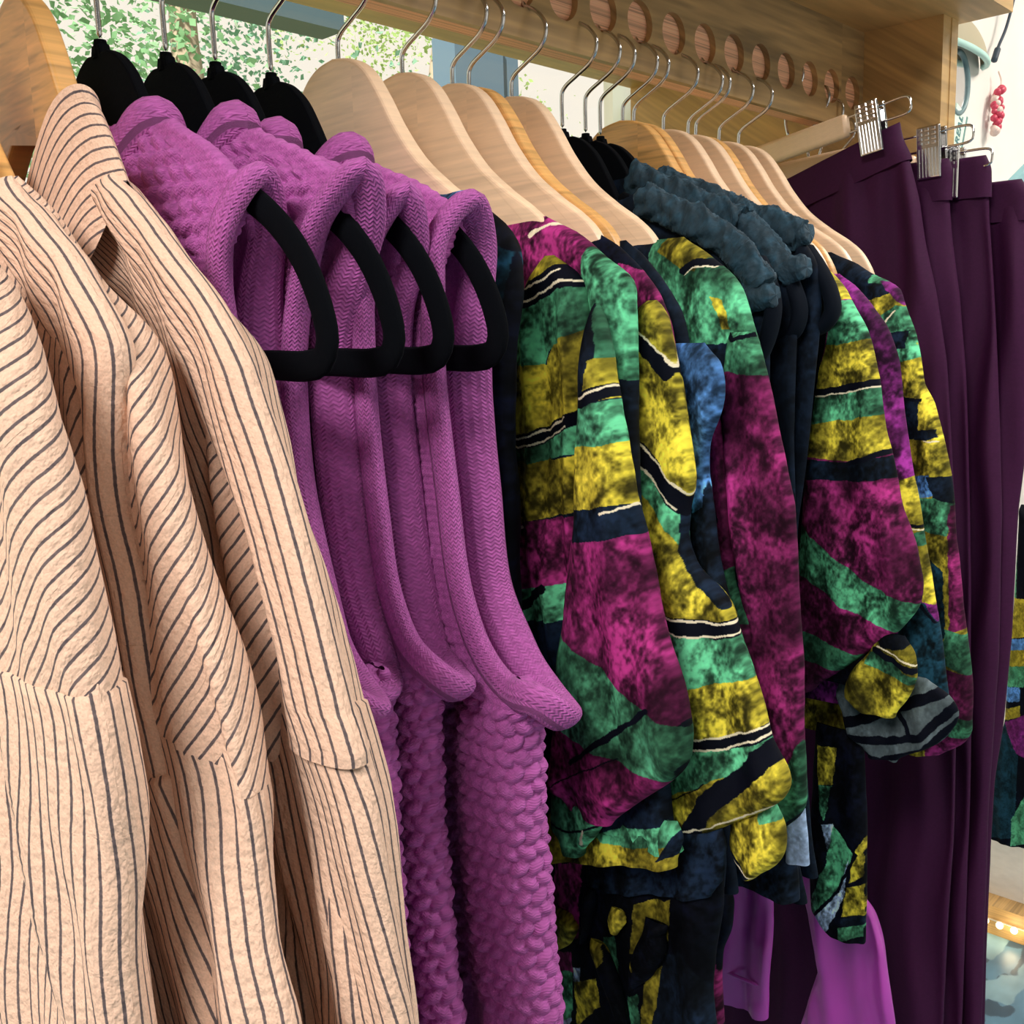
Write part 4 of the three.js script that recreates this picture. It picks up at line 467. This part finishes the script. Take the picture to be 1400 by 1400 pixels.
function clipHanger(x, y, zc, tilt, turn, label, clipZ, half) {
  const t = thing('clip_hanger', label, 'hanger', 'wooden clip hangers'); t.position.set(x, y, zc); t.rotation.set(tilt, turn, 0, 'YXZ');
  part('bar', new RoundedBoxGeometry(0.012, 0.024, half * 2, 3, 0.005), hangerMats[0], t);
  part('hook', sweep([[0, 0.01, 0], [0, 0.03, 0], [0, 0.05, 0.012], [0, 0.066, 0.026], [0, 0.08, 0.024], [0, 0.086, 0.008]], 0.0016, 0.0016, { seg: 40, rad: 8, hint: [1, 0, 0] }), steel, t, 'thin steel hook');
  for (const sg of [1, -1]) {
    part('wire_loop', sweep([[0, 0.008, sg * (half - 0.01)], [0, 0.008, sg * (half + 0.03)], [0, 0.008, sg * (clipZ + 0.036)], [0, 0.006, sg * (clipZ + 0.04)], [0, -0.006, sg * (clipZ + 0.04)], [0, -0.008, sg * (clipZ + 0.036)], [0, -0.008, sg * (half + 0.03)], [0, -0.008, sg * (half - 0.01)]], 0.0013, 0.0013, { seg: 60, rad: 8, hint: [1, 0, 0] }), chrome, t, 'chrome wire loop');
    const cz = sg * clipZ, c = part('clip', merge([box(-0.011, -0.007, -0.038, 0.014, cz - 0.012, cz + 0.012, 0.0015), box(0.006, 0.010, -0.038, 0.014, cz - 0.012, cz + 0.012, 0.0015), box(-0.008, 0.008, -0.006, 0.006, cz - 0.009, cz + 0.009)]), chrome, t, 'ribbed chrome clip');
    const ribs = []; for (let k = -3; k <= 3; k++) ribs.push(box(-0.0122, -0.0105, -0.036, -0.008, cz + k * 0.0033 - 0.0009, cz + k * 0.0033 + 0.0009)); for (let r = 0; r < 4; r++) for (let k = 0; k < 3; k++) ribs.push(box(-0.0125, -0.0105, -0.004 + r * 0.0045, -0.0015 + r * 0.0045, cz - 0.008 + k * 0.0068 - 0.002, cz - 0.008 + k * 0.0068 + 0.002));
    part('clip_ribs', merge(ribs), steel, c);
  }
}
clipHanger(1.048, 1.697, -0.02, -0.17, 0, 'pale wooden clip hanger tilted up at the slanted plum trousers', 0.092, 0.068);
clipHanger(1.092, 1.679, -0.02, -0.06, 0, 'wooden clip hanger of the second plum trousers', 0.136, 0.1);
clipHanger(1.117, 1.668, -0.02, 0, 0, 'wooden clip hanger of the third plum trousers', 0.146, 0.11);
clipHanger(1.147, 1.652, -0.02, 0, 0, 'wooden clip hanger of the plum trousers by the bright wall', 0.1, 0.07);

// ------------------------------------------------------------------ beyond the end panel
{ const t = thing('patchwork_dress', 'small bright patchwork dress hanging beyond the plum trousers', 'dress'); vpart('body', 'far1', t, { T: 0.03, tex: { crush: 0.5, dens: 700 } }); }
{ const t = thing('display_plinth', 'white boxed plinth on a wooden base beyond the trousers', 'plinth');
  part('box', merge([box(2.56, 3.5, 0.075, 0.26, -0.33, -0.268), box(2.56, 3.5, 0.075, 0.26, -0.262, 0.1)]), whiteWall, t); part('base', box(2.5, 3.5, 0, 0.075, -0.33, 0.14), panelMat, t, 'wooden base');
  }
{ const bm = new THREE.MeshStandardMaterial({ color: '#fff6e0', emissive: '#fff0cc', emissiveIntensity: 1.2 });
  const t = thing('string_light', 'row of small warm bulbs along the wooden plinth base', 'string lights'); const cord = [];
  for (let k = 0; k < 9; k++) { const z = -0.31 + k * 0.034; const b = part('bulb', new THREE.SphereGeometry(0.009, 14, 10).translate(2.49, 0.036, z), bm, t); cord.push([2.494, 0.042, z]); if (k % 3 === 1) { const l = new THREE.PointLight('#ffe6b8', 0.012); l.position.set(2.478, 0.036, z); l.castShadow = true; scene.add(l); } }
  part('cord', sweep(cord, 0.002, 0.002, { rad: 6, hint: [1, 0, 0] }), std({ color: '#d8cfb8' }), t); }

{ const t = thing('wall_lamp', 'beige half dome wall lamp with pale teal rim beyond the end panel', 'lamp');
  const pts = []; for (let k = 0; k <= 16; k++) { const a = k / 16 * Math.PI / 2; pts.push(new THREE.Vector2(0.2 * Math.sin(a) + 0.001, 0.085 * Math.cos(a))); }
  part('shade', new THREE.LatheGeometry(pts, 40, -Math.PI / 2, Math.PI).scale(1, 1, 0.25).translate(2.28, 2.066, -0.338), std({ color: '#b3aa90', roughness: 0.7 }), t);
  const rim = []; for (let k = 0; k <= 20; k++) { const a = k / 20 * Math.PI; rim.push([2.28 + 0.2 * Math.cos(a), 2.066, -0.338 + 0.05 * Math.sin(a)]); }
  part('rim', sweep(rim, 0.007, 0.007, { seg: 60, rad: 8, hint: [0, 1, 0] }), std({ color: '#b9e4dc', roughness: 0.5 }), t, 'pale teal rim'); }
{ const t = thing('round_mirror', 'small oval mirror in dark rim below the wall lamp', 'mirror');
  const ring = []; for (let k = 0; k < 24; k++) { const a = k / 24 * 6.2832; ring.push([2.325 + 0.055 * Math.cos(a), 2.01 + 0.062 * Math.sin(a), -0.326]); }
  part('rim', sweep(ring, 0.006, 0.006, { closed: true, seg: 60, rad: 8, hint: [0, 0, 1] }), std({ color: '#6f8b90', roughness: 0.4 }), t);
  part('mirror_face', new THREE.CylinderGeometry(1, 1, 0.004, 40).rotateX(Math.PI / 2).scale(0.053, 0.06, 1).translate(2.325, 2.01, -0.328), chrome, t); }
{ const t = thing('paper_tag', 'pale green paper tag lettered in teal hanging under the oval mirror', 'tag'); t.position.set(2.335, 1.925, -0.325); t.rotation.z = -0.35;
  part('card', box(-0.03, 0.03, -0.05, 0.035, -0.001, 0.001), std({ color: '#dcefe2' }), t); part('card_edge', box(0.03, 0.036, -0.05, 0.035, -0.001, 0.002), std({ color: '#6f9894' }), t);
  const { FontLoader } = await import('three/addons/loaders/FontLoader.js'); const { TextGeometry } = await import('three/addons/geometries/TextGeometry.js');
  const font = await new FontLoader().loadAsync('fonts/droid/droid_sans_bold.typeface.json');
  const g = new TextGeometry('REAL', { font, size: 0.02, depth: 0.001, curveSegments: 4 }); g.rotateZ(Math.PI / 2); g.translate(0.012, -0.042, 0.001); part('lettering', g, std({ color: '#5f8a8c' }), t, 'teal capital letters'); }
solo('hanging_cable', merge([sweep([[2.60, 2.3, -0.30], [2.592, 2.227, -0.31], [2.565, 2.16, -0.315], [2.535, 2.12, -0.318], [2.52, 2.102, -0.318]], 0.0035, 0.0035, { seg: 40, rad: 8, hint: [0, 0, 1] }), sweep([[2.53, 2.114, -0.318], [2.505, 2.078, -0.318]], 0.007, 0.007, { seg: 8, rad: 10, hint: [0, 0, 1] })]), std({ color: '#2c3c4c', roughness: 0.6 }), 'dark thin cable with thicker end hanging before the white wall', 'cable');
{ const t = thing('bead_ornament', 'red bead cluster ornament hanging on the bright white wall', 'ornament'), red = std({ color: '#c9405c', roughness: 0.4 }), pale = std({ color: '#e8cfc6', roughness: 0.4 });
  for (let k = 0; k < 34; k++) { const q = k / 34, y = 2.03 - q * 0.1, a = rnd() * 6.28, r = 0.016 * Math.sin(Math.PI * Math.min(1, q * 0.8 + 0.15)); part('bead', new THREE.SphereGeometry(0.006 + 0.004 * rnd(), 10, 8).translate(2.555 - q * 0.025 + Math.cos(a) * r, y, -0.318 + Math.sin(a) * r * 0.5), q > 0.86 || rnd() > 0.9 ? pale : red, t); }
  part('thread', sweep([[2.557, 2.07, -0.325], [2.565, 2.05, -0.32], [2.556, 2.03, -0.318]], 0.002, 0.002, { seg: 12, rad: 6, hint: [0, 0, 1] }), pale, t); }
{ const s = new THREE.Shape(); s.moveTo(0, 0); s.lineTo(0.5, 0); s.lineTo(0.5, 0.22); s.closePath(); const g = new THREE.ExtrudeGeometry(s, { depth: 0.02, bevelEnabled: false }); g.translate(2.57, 1.79, -0.338);
  solo('slate_board', g, std({ color: '#86b4bc', roughness: 0.7 }), 'sloping blue grey board against the bright wall', 'board'); }


// ------------------------------------------------------------------ outdoors behind the window
struct('ground_outside', box(-14, 20, -0.2, -0.1, -22, -0.46), std({ map: dataTex(128, 128, (u, v) => { const a = 0.7 + 0.6 * fbm(u * 20, v * 20, 3, 4); return [150 * a, 160 * a, 120 * a]; }), roughness: 1 }));
const leafGeo = (() => { const g = new THREE.BufferGeometry(); g.setAttribute('position', new THREE.Float32BufferAttribute([0, 0, 0, 0.35, 0.1, 0.5, -0.35, 0.1, 0.5, 0, 0, 1.1], 3)); g.setIndex([0, 1, 2, 1, 3, 2]); g.computeVertexNormals(); return g; })();
const leafMats = ['#6f9f72', '#6a9c84', '#8aa860', '#7d9478'].map((c) => phys({ color: c, transmission: 0.5, roughness: 1, thickness: 0 }));
const barkMat = std({ color: '#8d8272', roughness: 1 });
function tree(x, z, h, r, n, mat, label) {
  const t = thing('tree', label, 'tree', 'trees outside the window'); t.position.set(x, -0.1, z);
  part('trunk', sweep([[0, 0, 0], [0.1, h * 0.4, 0.05], [-0.05, h * 0.8, 0], [0.1, h, 0]], 0.14, 0.14, { seg: 30, rad: 10, hint: [0, 0, 1], taper: (q) => 1.2 - q * 0.8 }), barkMat, t);
  const im = new THREE.InstancedMesh(leafGeo, leafMats[mat], n), m = new THREE.Matrix4(), q = new THREE.Quaternion(), e = new THREE.Euler();
  for (let i = 0; i < n; i++) { const cl = Math.floor(rnd() * 26), ca = hash(cl, 1, mat) * 6.28, cr = r * Math.sqrt(hash(cl, 2, mat)), cx = Math.cos(ca) * cr, cz = Math.sin(ca) * cr, cy = h * (0.35 + 0.75 * hash(cl, 3, mat)), s = r * 0.34; e.set(rnd() * 6.28, rnd() * 6.28, rnd() * 6.28); q.setFromEuler(e); const k = 0.02 + 0.04 * rnd(); m.compose(new THREE.Vector3(cx + (rnd() + rnd() - 1) * s, cy + (rnd() + rnd() - 1) * s, cz + (rnd() + rnd() - 1) * s), q, new THREE.Vector3(k, k, k)); im.setMatrixAt(i, m); }
  im.name = 'foliage'; im.userData.kind = 'stuff'; im.castShadow = im.receiveShadow = true; t.add(im);
}
tree(1.4, -4.6, 4.0, 1.5, 15000, 0, 'pale green leafy tree seen past the black vest hangers');
tree(3.4, -5.2, 4.4, 1.5, 12000, 1, 'blue green leafy tree seen past the wooden hangers');
tree(6.6, -6.5, 4.6, 1.7, 8000, 2, 'light yellow green tree far outside the window');
tree(0.0, -4.2, 3.8, 1.2, 8000, 3, 'grey green tree outside beside the striped dresses');
{ const dk = std({ color: '#3c525c', roughness: 0.7 });
  solo('porch_beam', box(-1.5, 1.825, 2.33, 2.40, -1.86, -1.76), dk, 'dark slate beam end outside the window', 'beam');
  const t = thing('porch_post', 'slate blue post with a narrow strip beside it standing outside the window', 'post');
  part('shaft', box(2.27, 2.48, -0.1, 2.42, -1.9, -1.8), std({ color: '#4a6072', roughness: 0.6 }), t); part('side_strip', box(2.49, 2.57, -0.1, 2.42, -1.88, -1.82), std({ color: '#4a6072', roughness: 0.6 }), t); }  // narrow strip added beside the shaft, in the same slate blue
renderer.render(scene, camera);
